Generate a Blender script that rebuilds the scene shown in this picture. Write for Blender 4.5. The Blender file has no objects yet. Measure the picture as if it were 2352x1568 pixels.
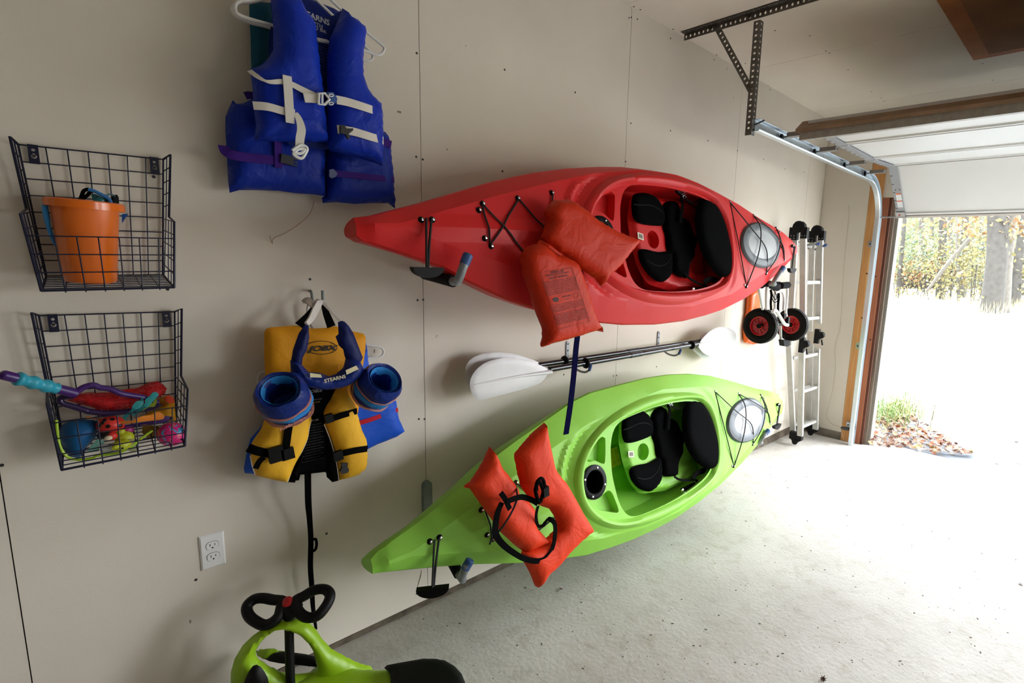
import bpy, bmesh, math, random
import numpy as np
from mathutils import Vector, noise
from mathutils.geometry import delaunay_2d_cdt
random.seed(7)
PI = math.pi
SC = bpy.context.scene
COL = SC.collection

# ------------------------------------------------------------------ camera
F_PX, CX, CY = 1228.2, 1378.25, 809.18
RM = np.array([[0.72552559, 0.68708622, 0.03905302],
               [0.14229059, -0.09424645, -0.98532786],
               [-0.67332459, 0.72043746, -0.16614412]])
CAM = np.array([2.0, 0.0, 1.531])
cd = bpy.data.cameras.new('camera'); cam = bpy.data.objects.new('camera', cd); COL.objects.link(cam)
cd.sensor_width = 36; cd.lens = F_PX / 2352 * 36
cd.shift_x = -(CX - 1176) / 2352; cd.shift_y = (CY - 784) / 2352
cd.clip_start = .02; cd.clip_end = 300
from mathutils import Matrix
mw = Matrix.Identity(4)
for i in range(3):
    mw[i][0] = RM[0][i]; mw[i][1] = -RM[1][i]; mw[i][2] = -RM[2][i]; mw[i][3] = CAM[i]
cam.matrix_world = mw
SC.camera = cam

# ------------------------------------------------------------------ light and exposure
SC.view_settings.view_transform = 'Standard'; SC.view_settings.look = 'None'
SC.view_settings.gamma = 1; SC.view_settings.use_curve_mapping = False
SC.view_settings.exposure = 0.74
w = bpy.data.worlds.new('sky'); SC.world = w; w.use_nodes = True
nt = w.node_tree; nt.nodes.clear()
wo = nt.nodes.new('ShaderNodeOutputWorld'); bg = nt.nodes.new('ShaderNodeBackground')
bg.inputs[0].default_value = (0.925, 0.97, 1.03, 1); bg.inputs[1].default_value = 11.0
nt.links.new(bg.outputs[0], wo.inputs[0])
sd = bpy.data.lights.new('sun', 'SUN'); sd.energy = 3.5; sd.angle = math.radians(6); sd.color = (1, .95, .86)
so = bpy.data.objects.new('sun', sd); COL.objects.link(so); so.rotation_euler = (math.radians(36), math.radians(14), 0)
pd = bpy.data.lights.new('door_daylight_portal', 'AREA'); pd.shape = 'RECTANGLE'; pd.size = 4.9; pd.size_y = 2.0
pd.cycles.is_portal = True
po = bpy.data.objects.new('door_daylight_portal', pd); COL.objects.link(po)
po.location = (3.07, 5.2, 1.0); po.rotation_euler = (math.radians(-90), 0, 0)

pd2 = bpy.data.lights.new('fill_window_portal', 'AREA'); pd2.shape = 'RECTANGLE'; pd2.size = 1.2; pd2.size_y = .9; pd2.cycles.is_portal = True  # portal for the added, unseen fill window
po2 = bpy.data.objects.new('fill_window_portal', pd2); COL.objects.link(po2); po2.location = (6.8, 3.9, 1.55); po2.rotation_euler = (math.radians(90), 0, math.radians(90))

# ------------------------------------------------------------------ helpers
def A(*p): return np.array(p, float)
XOFF = 0.0      # extra distance from the wall for a whole group of hanging things
def ray(px, py): return RM.T @ np.array([(px - CX) / F_PX, (py - CY) / F_PX, 1.0])
def P(px, py, x=None, y=None, z=None):
    "the point seen at a photo pixel, on the plane x=, y= or z= of the garage"
    v = ray(px, py); i, val = (0, x + XOFF) if x is not None else ((1, y) if y is not None else (2, z))
    return CAM + v * (val - CAM[i]) / v[i]
def PL(px, py, pt, n):
    v = ray(px, py); return CAM + v * (((pt - CAM) @ n) / (v @ n))
def crop(ox, oy, s, L): return [(ox + a / s, oy + b / s) for a, b in L]
def unit(v): v = np.asarray(v, float); return v / max(np.linalg.norm(v), 1e-12)
def worg(o):
    v = np.zeros(3)
    while o is not None: v += np.array(o.location); o = o.parent
    return v
def tag(o, label=None, cat=None, group=None, kind=None):
    if label: o['label'] = label
    if cat: o['category'] = cat
    if group: o['group'] = group
    if kind: o['kind'] = kind
    return o
def empty(name, loc, label, cat, group=None):
    o = bpy.data.objects.new(name, None); COL.objects.link(o); o.location = loc; o.empty_display_size = .05
    return tag(o, label, cat, group)
class G:
    "geometry collector: several closed shapes that make one mesh"
    def __init__(s): s.v = []; s.f = []
    def add(s, v, f):
        k = len(s.v); s.v += [tuple(map(float, p)) for p in v]; s.f += [tuple(i + k for i in q) for q in f]; return s
def mk(name, g, mat, parent=None, smooth=30, origin=None):
    V = np.array(g.v, float)
    if parent is not None: org = worg(parent)
    elif origin is not None: org = A(*origin)
    else: org = A((V[:, 0].min() + V[:, 0].max()) / 2, (V[:, 1].min() + V[:, 1].max()) / 2, V[:, 2].min())
    me = bpy.data.meshes.new(name); me.from_pydata((V - org).tolist(), [], g.f)
    me.materials.append(mat)
    o = bpy.data.objects.new(name, me); COL.objects.link(o)
    if parent is not None: o.parent = parent
    else: o.location = org
    if smooth:
        bm = bmesh.new(); bm.from_mesh(me); lim = math.radians(smooth)
        for f in bm.faces: f.smooth = True
        for e in bm.edges:
            e.smooth = len(e.link_faces) == 2 and e.calc_face_angle(0) < lim
        bm.to_mesh(me); bm.free()
    return o
def fixn(o):
    bm = bmesh.new(); bm.from_mesh(o.data); bmesh.ops.recalc_face_normals(bm, faces=bm.faces); bm.to_mesh(o.data); bm.free(); return o
def box(x0, x1, y0, y1, z0, z1, g=None):
    g = g or G()
    v = [(x, y, z) for x in (x0, x1) for y in (y0, y1) for z in (z0, z1)]
    return g.add(v, [(0, 1, 3, 2), (4, 6, 7, 5), (0, 4, 5, 1), (2, 3, 7, 6), (0, 2, 6, 4), (1, 5, 7, 3)])
def obox(c, ax, ay, az, g=None):
    "oriented box: centre and three half-axis vectors"
    g = g or G(); c = A(*c)
    v = [c + i * A(*ax) + j * A(*ay) + k * A(*az) for i in (-1, 1) for j in (-1, 1) for k in (-1, 1)]
    return g.add(v, [(0, 1, 3, 2), (4, 6, 7, 5), (0, 4, 5, 1), (2, 3, 7, 6), (0, 2, 6, 4), (1, 5, 7, 3)])
def prism(outline3, d, g=None):
    "closed polygon of 3D points extruded along vector d"
    g = g or G(); n = len(outline3); d = A(*d)
    v = [A(*p) for p in outline3] + [A(*p) + d for p in outline3]
    return g.add(v, [tuple(range(n))[::-1], tuple(range(n, 2 * n))] + [(i, (i + 1) % n, n + (i + 1) % n, n + i) for i in range(n)])
def cat(pts, k=6, closed=False):
    pts = [A(*p) for p in pts]; n = len(pts); out = []
    if n < 3 and not closed: return pts
    rng = range(n if closed else n - 1)
    for i in rng:
        if closed: a, b, c, d = pts[(i - 1) % n], pts[i], pts[(i + 1) % n], pts[(i + 2) % n]
        else: a, b, c, d = pts[max(i - 1, 0)], pts[i], pts[i + 1], pts[min(i + 2, n - 1)]
        for j in range(k):
            t = j / k
            out.append(.5 * ((2 * b) + (c - a) * t + (2 * a - 5 * b + 4 * c - d) * t * t + (3 * b - a - 3 * c + d) * t ** 3))
    if not closed: out.append(pts[-1])
    return out
def tube(pts, r, n=8, closed=False, g=None, ry=None, up=None):
    g = g or G(); pts = [A(*p) for p in pts]; m = len(pts); r = r if hasattr(r, '__len__') else [r] * m
    T = []
    for i in range(m):
        a = pts[(i - 1) % m] if closed else pts[max(i - 1, 0)]; b = pts[(i + 1) % m] if closed else pts[min(i + 1, m - 1)]
        T.append(unit(b - a))
    u = np.cross(T[0], A(*(up or (0.31, .2, .93)))); u = unit(u) if np.linalg.norm(u) > .05 else unit(np.cross(T[0], A(1, 0, 0)))
    V = []
    for i in range(m):
        u = unit(u - T[i] * (u @ T[i])); w_ = np.cross(T[i], u)
        for k in range(n):
            t = 2 * PI * k / n; V.append(pts[i] + u * math.cos(t) * r[i] + w_ * math.sin(t) * (r[i] if ry is None else ry))
    Fc = []
    for i in range(m if closed else m - 1):
        j = (i + 1) % m
        for k in range(n): Fc.append((i * n + k, i * n + (k + 1) % n, j * n + (k + 1) % n, j * n + k))
    if not closed: Fc += [tuple(range(n))[::-1], tuple((m - 1) * n + k for k in range(n))]
    return g.add(V, Fc)
def ribbon(pts, wd, th=.0025, nrm=(1, 0, 0), g=None):
    "a webbing strap: flat band along a path, facing nrm"
    g = g or G(); pts = [A(*p) for p in pts]; m = len(pts); V = []
    if hasattr(wd, '__len__'): wd = np.interp(np.linspace(0, 1, m), np.linspace(0, 1, len(wd)), wd)
    for i in range(m):
        t = unit(pts[min(i + 1, m - 1)] - pts[max(i - 1, 0)])
        nn = A(*(nrm[i] if hasattr(nrm[0], '__len__') else nrm)); s = unit(np.cross(t, nn)); q = unit(np.cross(s, t))
        w_ = wd[i] if hasattr(wd, '__len__') else wd
        for a, b in ((-1, -1), (1, -1), (1, 1), (-1, 1)): V.append(pts[i] + s * a * w_ / 2 + q * b * th / 2)
    Fc = [(i * 4 + k, i * 4 + (k + 1) % 4, i * 4 + 4 + (k + 1) % 4, i * 4 + 4 + k) for i in range(m - 1) for k in range(4)]
    Fc += [(3, 2, 1, 0), tuple((m - 1) * 4 + k for k in range(4))]
    return g.add(V, Fc)
def lathe(c, axis, prof, n=24, g=None, ref=None, cap=True):
    "profile of (radius, height) turned about axis through c"
    g = g or G(); c = A(*c); ax = unit(axis); u = unit(np.cross(ax, ref if ref is not None else (A(0, 0, 1) if abs(ax[2]) < .9 else A(1, 0, 0)))); w_ = np.cross(ax, u)
    V = []; m = len(prof)
    for r_, h in prof:
        for k in range(n): t = 2 * PI * k / n; V.append(c + ax * h + (u * math.cos(t) + w_ * math.sin(t)) * r_)
    Fc = [(i * n + k, i * n + (k + 1) % n, (i + 1) * n + (k + 1) % n, (i + 1) * n + k) for i in range(m - 1) for k in range(n)]
    if cap and prof[0][0] > 1e-6: Fc.append(tuple(range(n))[::-1])
    if cap and prof[-1][0] > 1e-6: Fc.append(tuple((m - 1) * n + k for k in range(n)))
    return g.add(V, Fc)
def ball(c, r, n=12, g=None, sc=(1, 1, 1)):
    g = g or G(); V = []; Fc = []; m = n // 2
    for i in range(m + 1):
        for k in range(n):
            th = PI * i / m; ph = 2 * PI * k / n
            V.append(A(*c) + r * A(math.sin(th) * math.cos(ph) * sc[0], math.sin(th) * math.sin(ph) * sc[1], math.cos(th) * sc[2]))
    for i in range(m):
        for k in range(n):
            q = (i * n + k, (i + 1) * n + k, (i + 1) * n + (k + 1) % n, i * n + (k + 1) % n)
            if i == 0: q = (q[0], q[1], q[2])
            elif i == m - 1: q = (q[0], q[1], q[3])
            Fc.append(q)
    return g.add(V, Fc)
def inside(poly, pts):
    poly = np.asarray(poly); pts = np.asarray(pts); x, y = pts[:, 0], pts[:, 1]; r = np.zeros(len(pts), bool); n = len(poly)
    for i in range(n):
        (x1, y1), (x2, y2) = poly[i], poly[(i + 1) % n]
        if y1 == y2: continue
        c = ((y1 > y) != (y2 > y)) & (x < (x2 - x1) * (y - y1) / (y2 - y1) + x1); r ^= c
    return r
def edist(poly, pts, closed=True):
    poly = np.asarray(poly, float); pts = np.asarray(pts, float); d = np.full(len(pts), 1e9); n = len(poly)
    for i in range(n if closed else n - 1):
        a, b = poly[i], poly[(i + 1) % n]; ab = b - a; L = ab @ ab
        if L < 1e-14: continue
        t = np.clip(((pts - a) @ ab) / L, 0, 1); d = np.minimum(d, np.linalg.norm(pts - a - t[:, None] * ab, axis=1))
    return d
def cdt(loops, s, holes=()):
    "triangulate the area in loops[0] minus holes, with a grid of inner points"
    out = np.asarray(loops[0], float); lo, hi = out.min(0), out.max(0)
    gx, gy = np.meshgrid(np.arange(lo[0], hi[0], s), np.arange(lo[1], hi[1], s)); gx = gx + (np.arange(gx.shape[0]) % 2)[:, None] * s / 2
    pts = np.c_[gx.ravel(), gy.ravel()]
    k = inside(out, pts) & (edist(out, pts) > s * .45)
    for h in holes: k &= ~inside(h, pts) & (edist(h, pts) > s * .45)
    pts = pts[k]; vs = [Vector(p) for p in out]; ed = [(i, (i + 1) % len(out)) for i in range(len(out))]
    for h in holes:
        b = len(vs); vs += [Vector(p) for p in h]; ed += [(b + i, b + (i + 1) % len(h)) for i in range(len(h))]
    nb = len(vs); vs += [Vector(p) for p in pts]
    r = delaunay_2d_cdt(vs, ed, [], 0, 1e-6)
    V = np.array([tuple(p) for p in r[0]]); T = [tuple(t) for t in r[2]]
    C_ = np.array([V[list(t)].mean(0) for t in T]); k = inside(out, C_)
    for h in holes: k &= ~inside(h, C_)
    return V, [t for t, q in zip(T, k) if q]
def densify(L, s):
    out = []; n = len(L)
    for i in range(n):
        a, b = A(*L[i]), A(*L[(i + 1) % n]); m = max(1, int(np.linalg.norm(b - a) / s))
        out += [a + (b - a) * j / m for j in range(m)]
    return out
def frame2(n, up=(0, 0, 1)):
    n = unit(n); a = unit(np.cross(A(*up), n)); b = np.cross(n, a); return a, b, n
def puffgeo(L3, n, th, R=.03, tb=None, s=.012, disp=None, wr=0, wf=18, p=.5, up=(0, 0, 1), holes=()):
    "stuffed flat shape: 3D outline lying on a plane with normal n, swollen by th to the front, tb to the back"
    o = A(*L3[0]); a, b, n = frame2(n, up); tb = th if tb is None else tb
    L2 = np.array([((q - o) @ a, (q - o) @ b) for q in map(lambda q: A(*q), L3)])
    L2 = np.array(densify(L2, s * 1.2))
    H2 = [np.array(densify([((A(*q) - o) @ a, (A(*q) - o) @ b) for q in h], s * 1.2)) for h in holes]
    V, T = cdt([L2], s, H2); d = edist(L2, V)
    for h in H2: d = np.minimum(d, edist(h, V))
    t = np.clip(d / R, 0, 1); prof = (1 - (1 - t) ** 2) ** p
    base = np.array([o + a * q[0] + b * q[1] for q in V]); zf = np.zeros(len(V))
    if wr:
        zf = np.array([noise.noise(Vector((q[0] * wf, q[1] * wf * .6, q[2] * wf * .6))) for q in base]) * wr * np.minimum(t * 1.5, 1)
    if disp is not None: base = base + n * np.array([disp(q) for q in base])[:, None]
    fr = base + n * (th * prof + zf)[:, None]; bk = base - n * (tb * prof)[:, None] - n * 1e-4
    bd = d < 1e-6; N = len(V); g = G(); idx = np.arange(N) + N
    for i in np.where(bd)[0]: idx[i] = i
    Fc = []
    for tr in T:
        x, y, z = tr; cr = np.cross(V[y] - V[x], V[z] - V[x])
        if cr < 0: tr = (x, z, y)
        Fc.append(tr); Fc.append(tuple(idx[i] for i in tr[::-1]))
    return g.add(list(fr) + list(bk), Fc)
def puff(name, L, mat, parent, x=None, th=.03, k=0, pt=None, n=(1, 0, 0), **kw):
    "puffgeo from a photo outline on plane x= or (pt,n)"
    if pt is None: pt = A(x + XOFF, 0, 0)
    L3 = [PL(q[0], q[1], A(*pt), unit(n)) for q in (cat([(a, b, 0) for a, b in L], k, True) if k else L)]
    sm = kw.pop('smooth', 60)
    return mk(name, puffgeo(L3, n, th, **kw), mat, parent, sm)
def text(body, c, right, up, size, mat, parent, name='lettering', ext=.0004, shear=0, bold=0, align='CENTER', sx=1):
    cu = bpy.data.curves.new(name, 'FONT'); cu.body = body; cu.size = 1; cu.align_x = align; cu.align_y = 'CENTER'; cu.extrude = 0; cu.shear = shear; cu.offset = bold; cu.resolution_u = 3
    t = bpy.data.objects.new('tmp', cu); COL.objects.link(t); bpy.context.view_layer.update()
    me = bpy.data.meshes.new_from_object(t); bpy.data.objects.remove(t)
    r_, u_ = unit(right), unit(up); n_ = np.cross(r_, u_)
    g = G(); g.add([A(*c) + r_ * v.co.x * size * sx + u_ * v.co.y * size + n_ * ext for v in me.vertices], [tuple(p.vertices) for p in me.polygons])
    return mk(name, g, mat, parent, 0)
def decal(name, L3, n, mat, parent, off=.0015):
    g = G(); n = unit(n); g.add([A(*q) + n * off for q in L3], [tuple(range(len(L3)))]); return mk(name, g, mat, parent, 0)
def copy_tree(o, parent=None):
    c = o.copy(); COL.objects.link(c); c.parent = parent
    for ch in list(o.children): copy_tree(ch, c)
    return c

# ------------------------------------------------------------------ materials
MATS = {}
def srgb(h):
    c = [int(h[i:i + 2], 16) / 255 for i in (0, 2, 4)]
    return tuple(((v + .055) / 1.055) ** 2.4 if v > .04045 else v / 12.92 for v in c) + (1,)
def M(name, col, rough=.5, metal=0, bump=None, var=None, spec=.5, trans=0, coat=0, sss=0, sheen=0):
    """col hex; bump=(scale,strength[,detail]); var=(hex2, scale[, lo, hi]) second colour by noise"""
    if name in MATS: return MATS[name]
    m = bpy.data.materials.new(name); m.use_nodes = True; nt = m.node_tree; b = nt.nodes['Principled BSDF']
    b.inputs['Base Color'].default_value = srgb(col); b.inputs['Roughness'].default_value = rough; b.inputs['Metallic'].default_value = metal
    b.inputs['Specular IOR Level'].default_value = spec; b.inputs['Transmission Weight'].default_value = trans; b.inputs['Coat Weight'].default_value = coat
    b.inputs['Sheen Weight'].default_value = sheen
    tc = nt.nodes.new('ShaderNodeTexCoord')
    if var:
        n = nt.nodes.new('ShaderNodeTexNoise'); n.inputs['Scale'].default_value = var[1]; n.inputs['Detail'].default_value = 6
        nt.links.new(tc.outputs['Object'], n.inputs['Vector'])
        r = nt.nodes.new('ShaderNodeValToRGB'); r.color_ramp.elements[0].position = var[2] if len(var) > 2 else .35; r.color_ramp.elements[1].position = var[3] if len(var) > 3 else .7
        r.color_ramp.elements[0].color = srgb(col); r.color_ramp.elements[1].color = srgb(var[0])
        nt.links.new(n.outputs['Fac'], r.inputs[0]); nt.links.new(r.outputs[0], b.inputs['Base Color'])
    if bump:
        n = nt.nodes.new('ShaderNodeTexNoise'); n.inputs['Scale'].default_value = bump[0]; n.inputs['Detail'].default_value = bump[2] if len(bump) > 2 else 4
        nt.links.new(tc.outputs['Object'], n.inputs['Vector'])
        u = nt.nodes.new('ShaderNodeBump'); u.inputs['Strength'].default_value = bump[1]; u.inputs['Distance'].default_value = .01
        nt.links.new(n.outputs['Fac'], u.inputs['Height']); nt.links.new(u.outputs[0], b.inputs['Normal'])
    MATS[name] = m; return m
def fabric(name, col, rough=.6, wr=.35, sheen=0, spec=.18, wv=900, wrs=14):
    m = M(name, col, rough, spec=spec, sheen=sheen); nt = m.node_tree; b = nt.nodes['Principled BSDF']; tc = nt.nodes.new('ShaderNodeTexCoord')
    n = nt.nodes.new('ShaderNodeTexNoise'); n.inputs['Scale'].default_value = wrs; n.inputs['Detail'].default_value = 3; n.inputs['Distortion'].default_value = 1.2
    n2 = nt.nodes.new('ShaderNodeTexNoise'); n2.inputs['Scale'].default_value = wv; n2.inputs['Detail'].default_value = 1
    for q in (n, n2): nt.links.new(tc.outputs['Object'], q.inputs['Vector'])
    u = nt.nodes.new('ShaderNodeBump'); u.inputs['Strength'].default_value = wr; u.inputs['Distance'].default_value = .012; nt.links.new(n.outputs['Fac'], u.inputs['Height'])
    u2 = nt.nodes.new('ShaderNodeBump'); u2.inputs['Strength'].default_value = .12; u2.inputs['Distance'].default_value = .001; nt.links.new(n2.outputs['Fac'], u2.inputs['Height'])
    nt.links.new(u.outputs[0], u2.inputs['Normal']); nt.links.new(u2.outputs[0], b.inputs['Normal'])
    return m
black_plastic = M('black_plastic', '050505', .5, spec=.14)
black_web = fabric('black_webbing', '030303', .85, .1, spec=.06)
steel = M('galvanised_steel', 'b9bec2', .32, .85, bump=(60, .05), var=('8e9499', 25))
white_plastic = M('white_plastic', 'e8e8e6', .35)
chrome = M('chrome', 'dddddd', .15, 1)
# ------------------------------------------------------------------ the room
BW = 5.02      # inner face of the wall with the big door
CEIL = 2.84
def mat_drywall(name, c1, c2):
    m = M(name, c1, .85, spec=.25, var=(c2, 2.2, .3, .75)); nt = m.node_tree; b = nt.nodes['Principled BSDF']; tc = nt.nodes.new('ShaderNodeTexCoord')
    n = nt.nodes.new('ShaderNodeTexNoise'); n.inputs['Scale'].default_value = 260; nt.links.new(tc.outputs['Object'], n.inputs['Vector'])
    u = nt.nodes.new('ShaderNodeBump'); u.inputs['Strength'].default_value = .12; u.inputs['Distance'].default_value = .002
    nt.links.new(n.outputs['Fac'], u.inputs['Height']); nt.links.new(u.outputs[0], b.inputs['Normal'])
    return m
drywall = mat_drywall('drywall_paint', 'dcd4c6', 'd5ccbe')
dark_gap = M('dark_gap', '3a3632', .9)
def mat_floor():
    m = M('concrete_floor', 'b5b0a7', .5, spec=.2); nt = m.node_tree; b = nt.nodes['Principled BSDF']; tc = nt.nodes.new('ShaderNodeTexCoord')
    def nz(s, d, lo, hi, c0, c1, dist=0):
        n = nt.nodes.new('ShaderNodeTexNoise'); n.inputs['Scale'].default_value = s; n.inputs['Detail'].default_value = d; n.inputs['Distortion'].default_value = dist
        nt.links.new(tc.outputs['Object'], n.inputs['Vector'])
        r = nt.nodes.new('ShaderNodeValToRGB'); r.color_ramp.elements[0].position = lo; r.color_ramp.elements[1].position = hi
        r.color_ramp.elements[0].color = c0; r.color_ramp.elements[1].color = c1; nt.links.new(n.outputs['Fac'], r.inputs[0]); return r, n
    r1, n1 = nz(1.7, 8, .3, .7, srgb('b3afa8'), srgb('cfccc6'))
    r2, n2 = nz(120, 3, .28, .36, (.35, .32, .28, 1), (1, 1, 1, 1))
    r3, n3 = nz(14, 8, .26, .5, (.84, .82, .78, 1), (1, 1, 1, 1), .6)
    def mul(a, c):
        x = nt.nodes.new('ShaderNodeMix'); x.data_type = 'RGBA'; x.blend_type = 'MULTIPLY'; x.inputs['Factor'].default_value = 1
        nt.links.new(a, x.inputs[6]); nt.links.new(c, x.inputs[7]); return x.outputs[2]
    nt.links.new(mul(mul(r1.outputs[0], r2.outputs[0]), r3.outputs[0]), b.inputs['Base Color'])
    n4 = nt.nodes.new('ShaderNodeTexNoise'); n4.inputs['Scale'].default_value = 55; n4.inputs['Detail'].default_value = 8; nt.links.new(tc.outputs['Object'], n4.inputs['Vector'])
    u = nt.nodes.new('ShaderNodeBump'); u.inputs['Strength'].default_value = .3; u.inputs['Distance'].default_value = .006; nt.links.new(n4.outputs['Fac'], u.inputs['Height']); nt.links.new(u.outputs[0], b.inputs['Normal'])
    rr = nt.nodes.new('ShaderNodeMapRange'); rr.inputs['To Min'].default_value = .62; rr.inputs['To Max'].default_value = .9; nt.links.new(n3.outputs['Fac'], rr.inputs[0]); nt.links.new(rr.outputs[0], b.inputs['Roughness'])
    return m
concrete = mat_floor()
RX = 6.6; NY = -2.6    # the far sides of the garage, out of frame
wl = mk('wall_left', box(-.15, -.014, NY, BW + .15, -.02, CEIL + .1), dark_gap, smooth=0); tag(wl, kind='structure')
seams = [NY, -.0995, 1.084, 2.279, 3.45, 4.66, BW]
def pbot(y): return .02 + max(0, y - .4) * .0125
for i in range(6):
    y0, y1 = seams[i] + .0013, seams[i + 1] - .0013; g = G(); zb0, zb1 = pbot(y0), pbot(y1)
    v = [(x, y, z) for x in (-.014, 0) for y, zb in ((y0, zb0), (y1, zb1)) for z in (zb, CEIL + .008)]
    g.add(v, [(0, 1, 3, 2), (4, 6, 7, 5), (0, 4, 5, 1), (2, 3, 7, 6), (0, 2, 6, 4), (1, 5, 7, 3)])
    mk('drywall_panel', g, drywall, wl, 0)
sw = M('dark_screw', '2b2622', .6)
scr = [(957, 122), (956, 360), (971, 366), (1159, 160), (1321, 212), (959, 689), (972, 688), (962, 962), (975, 962), (712, 641), (750, 1225), (1154, 393), (957, 1363), (385, 664), (353, 406),
       (4, 1068), (450, 1331), (1449, 283), (1437, 371), (1450, 40), (1464, 44), (1540, 300), (1626, 323), (1694, 346), (1640, 137), (1754, 366), (1846, 395), (1803, 388), (1790, 210), (1768, 206), (1295, 860), (1409, 863), (1416, 862), (1508, 842), (1540, 88), (1445, 41)]
for px, py in scr: mk('screw', lathe(P(px, py, x=0), (1, 0, 0), [(.0045, -.001), (.0045, .0008), (0, .0008)], 8), sw, wl, 0)
# short scuffs and torn paper marks stay as small raised flecks
scuff = M('torn_paper', '8a7a66', .9)
for px, py, a, b in ((917, 257, 7, 3), (1027, 343, 2, 3), (860, 806, 2, 6), (1070, 105, 1, 3), (1002, 772, 1, 6), (1006, 771, 1, 2), (437, 1427, 2, 5), (1670, 158, 2, 6), (1685, 225, 2, 5)):
    c = P(px, py, x=0); s = .0011
    mk('paper_scuff', obox(c, (.0004, 0, 0), (0, a * s, 0), (0, .3 * s, b * s)), scuff, wl, 0)
mk('paper_scuff', ribbon(cat([P(*q, x=.0006) for q in ((968, 1308), (966, 1322), (961, 1340), (958, 1352))], 4), [.001, .004, .003, .001], .0006), M('wall_crack', '6a5238', .9), wl, 0)
# the wall with the garage door: left pier, header over the opening
OX0, OX1, OH = .40, 5.55, 2.16
g = box(-.0, OX0, BW, BW + .15, 0, CEIL); 
wb = mk('wall_back', box(-.15, OX0, BW + .0005, BW + .15, -.02, CEIL + .1), dark_gap, smooth=0); tag(wb, kind='structure')
mk('drywall_panel', box(.002, OX0 - .003, BW - .013, BW, .075, CEIL + .008), drywall, wb, 0)
hd = mk('wall_header', box(OX0, OX1, BW, BW + .15, OH, CEIL + .1), drywall, smooth=0); tag(hd, kind='structure')
dimwall = mat_drywall('bounce_dark_wall', '8a7f70', '7d7263')  # dark colour for the unseen walls, chosen to cut bounced light
rp = mk('wall_pier', box(OX1, RX, BW, BW + .15, -.02, CEIL + .1), drywall, smooth=0); tag(rp, kind='structure')
wg = box(RX, RX + .15, NY, 3.3, -.02, CEIL + .1); box(RX, RX + .15, 4.5, BW + .15, -.02, CEIL + .1, g=wg); box(RX, RX + .15, 3.3, 4.5, -.02, 1.1, g=wg); box(RX, RX + .15, 3.3, 4.5, 2.0, CEIL + .1, g=wg)  # right wall, with an opening for the added fill window
wf_ = box(RX - .02, RX + .02, 3.24, 3.3, 1.04, 2.06); box(RX - .02, RX + .02, 4.5, 4.56, 1.04, 2.06, g=wf_); box(RX - .02, RX + .02, 3.3, 4.5, 1.04, 1.1, g=wf_); box(RX - .02, RX + .02, 3.3, 4.5, 2.0, 2.06, g=wf_); box(RX + .05, RX + .08, 3.88, 3.92, 1.1, 2.0, g=wf_)
w1_ = mk('fill_window_1', wf_, white_plastic, smooth=0); tag(w1_, kind='structure')  # added window out of view, lets in sky light to lift the wall opposite
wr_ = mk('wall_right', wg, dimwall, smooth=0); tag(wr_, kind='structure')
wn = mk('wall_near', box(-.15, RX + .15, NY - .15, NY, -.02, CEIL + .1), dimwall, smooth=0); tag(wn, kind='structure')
fl = mk('floor', box(-.15, RX + .15, NY - .15, BW + .17, -.15, 0), concrete, smooth=0); tag(fl, kind='structure')
ce = mk('ceiling', box(-.15, RX + .15, NY - .15, BW + .15, CEIL + .012, CEIL + .2), dark_gap, smooth=0); tag(ce, kind='structure')
ys = [NY, -.2, 1.02, 2.24, 3.46, 4.643, BW]
for i in range(6):
    for x0, x1 in ((0, 2.44), (2.44, 4.88), (4.88, RX)):
        mk('drywall_panel', box(x0 + (.0012 if x0 else -.0), x1 - .0012, ys[i] + .0012, ys[i + 1] - (.0012 if i < 5 else 0), CEIL, CEIL + .012), drywall, ce, 0)
for px, py in [(1456, 15), (1471, 22), (1546, 67), (1646, 126), (1712, 146), (1860, 82), (1897, 117), (1905, 122), (1948, 160), (2257, 146), (1764, 196), (2002, 210), (2024, 225), (2031, 232), (2280, 184), (1868, 260), (1780, 70)]:
    mk('screw', lathe(P(px, py, z=CEIL), (0, 0, -1), [(.005, -.001), (.005, .0008), (0, .0008)], 8), sw, ce, 0)
# sills at the foot of the walls
sillm = M('dirty_sill', '6a5f50', .9, bump=(40, .5), var=('3f362b', 14))
g = G(); v = [(x, y, z) for x in (-.014, .001) for y, zb in ((NY, .02), (.4, .02), (BW, pbot(BW))) for z in (0, zb)]
g.add(v, [(0, 1, 3, 2), (2, 3, 5, 4), (6, 8, 9, 7), (8, 10, 11, 9), (1, 7, 9, 3), (3, 9, 11, 5), (0, 2, 8, 6), (2, 4, 10, 8), (0, 6, 7, 1), (4, 5, 11, 10)])
b1 = mk('baseboard_left', g, sillm, smooth=0); tag(b1, kind='structure')
b2 = mk('baseboard_back', box(.001, OX0 - .003, BW - .013, BW - .0005, 0, .075), M('grey_sill', '8f877c', .9, bump=(40, .3), var=('6f675c', 8)), smooth=0); tag(b2, kind='structure')
# grime and torn edge along the foot of the left wall
# door jamb: raw timber
def wood(name, c1, c2, sc=1.0, rough=.7):
    m = M(name, c1, rough); nt = m.node_tree; b = nt.nodes['Principled BSDF']; tc = nt.nodes.new('ShaderNodeTexCoord'); mp = nt.nodes.new('ShaderNodeMapping')
    mp.inputs['Scale'].default_value = (40 * sc, 40 * sc, 1.6 * sc); nt.links.new(tc.outputs['Object'], mp.inputs[0])
    n = nt.nodes.new('ShaderNodeTexNoise'); n.inputs['Scale'].default_value = 1; n.inputs['Detail'].default_value = 5; n.inputs['Distortion'].default_value = .8; nt.links.new(mp.outputs[0], n.inputs['Vector'])
    r = nt.nodes.new('ShaderNodeValToRGB'); r.color_ramp.elements[0].position = .3; r.color_ramp.elements[1].position = .7; r.color_ramp.elements[0].color = srgb(c1); r.color_ramp.elements[1].color = srgb(c2)
    nt.links.new(n.outputs['Fac'], r.inputs[0]); nt.links.new(r.outputs[0], b.inputs['Base Color']); return m
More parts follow.
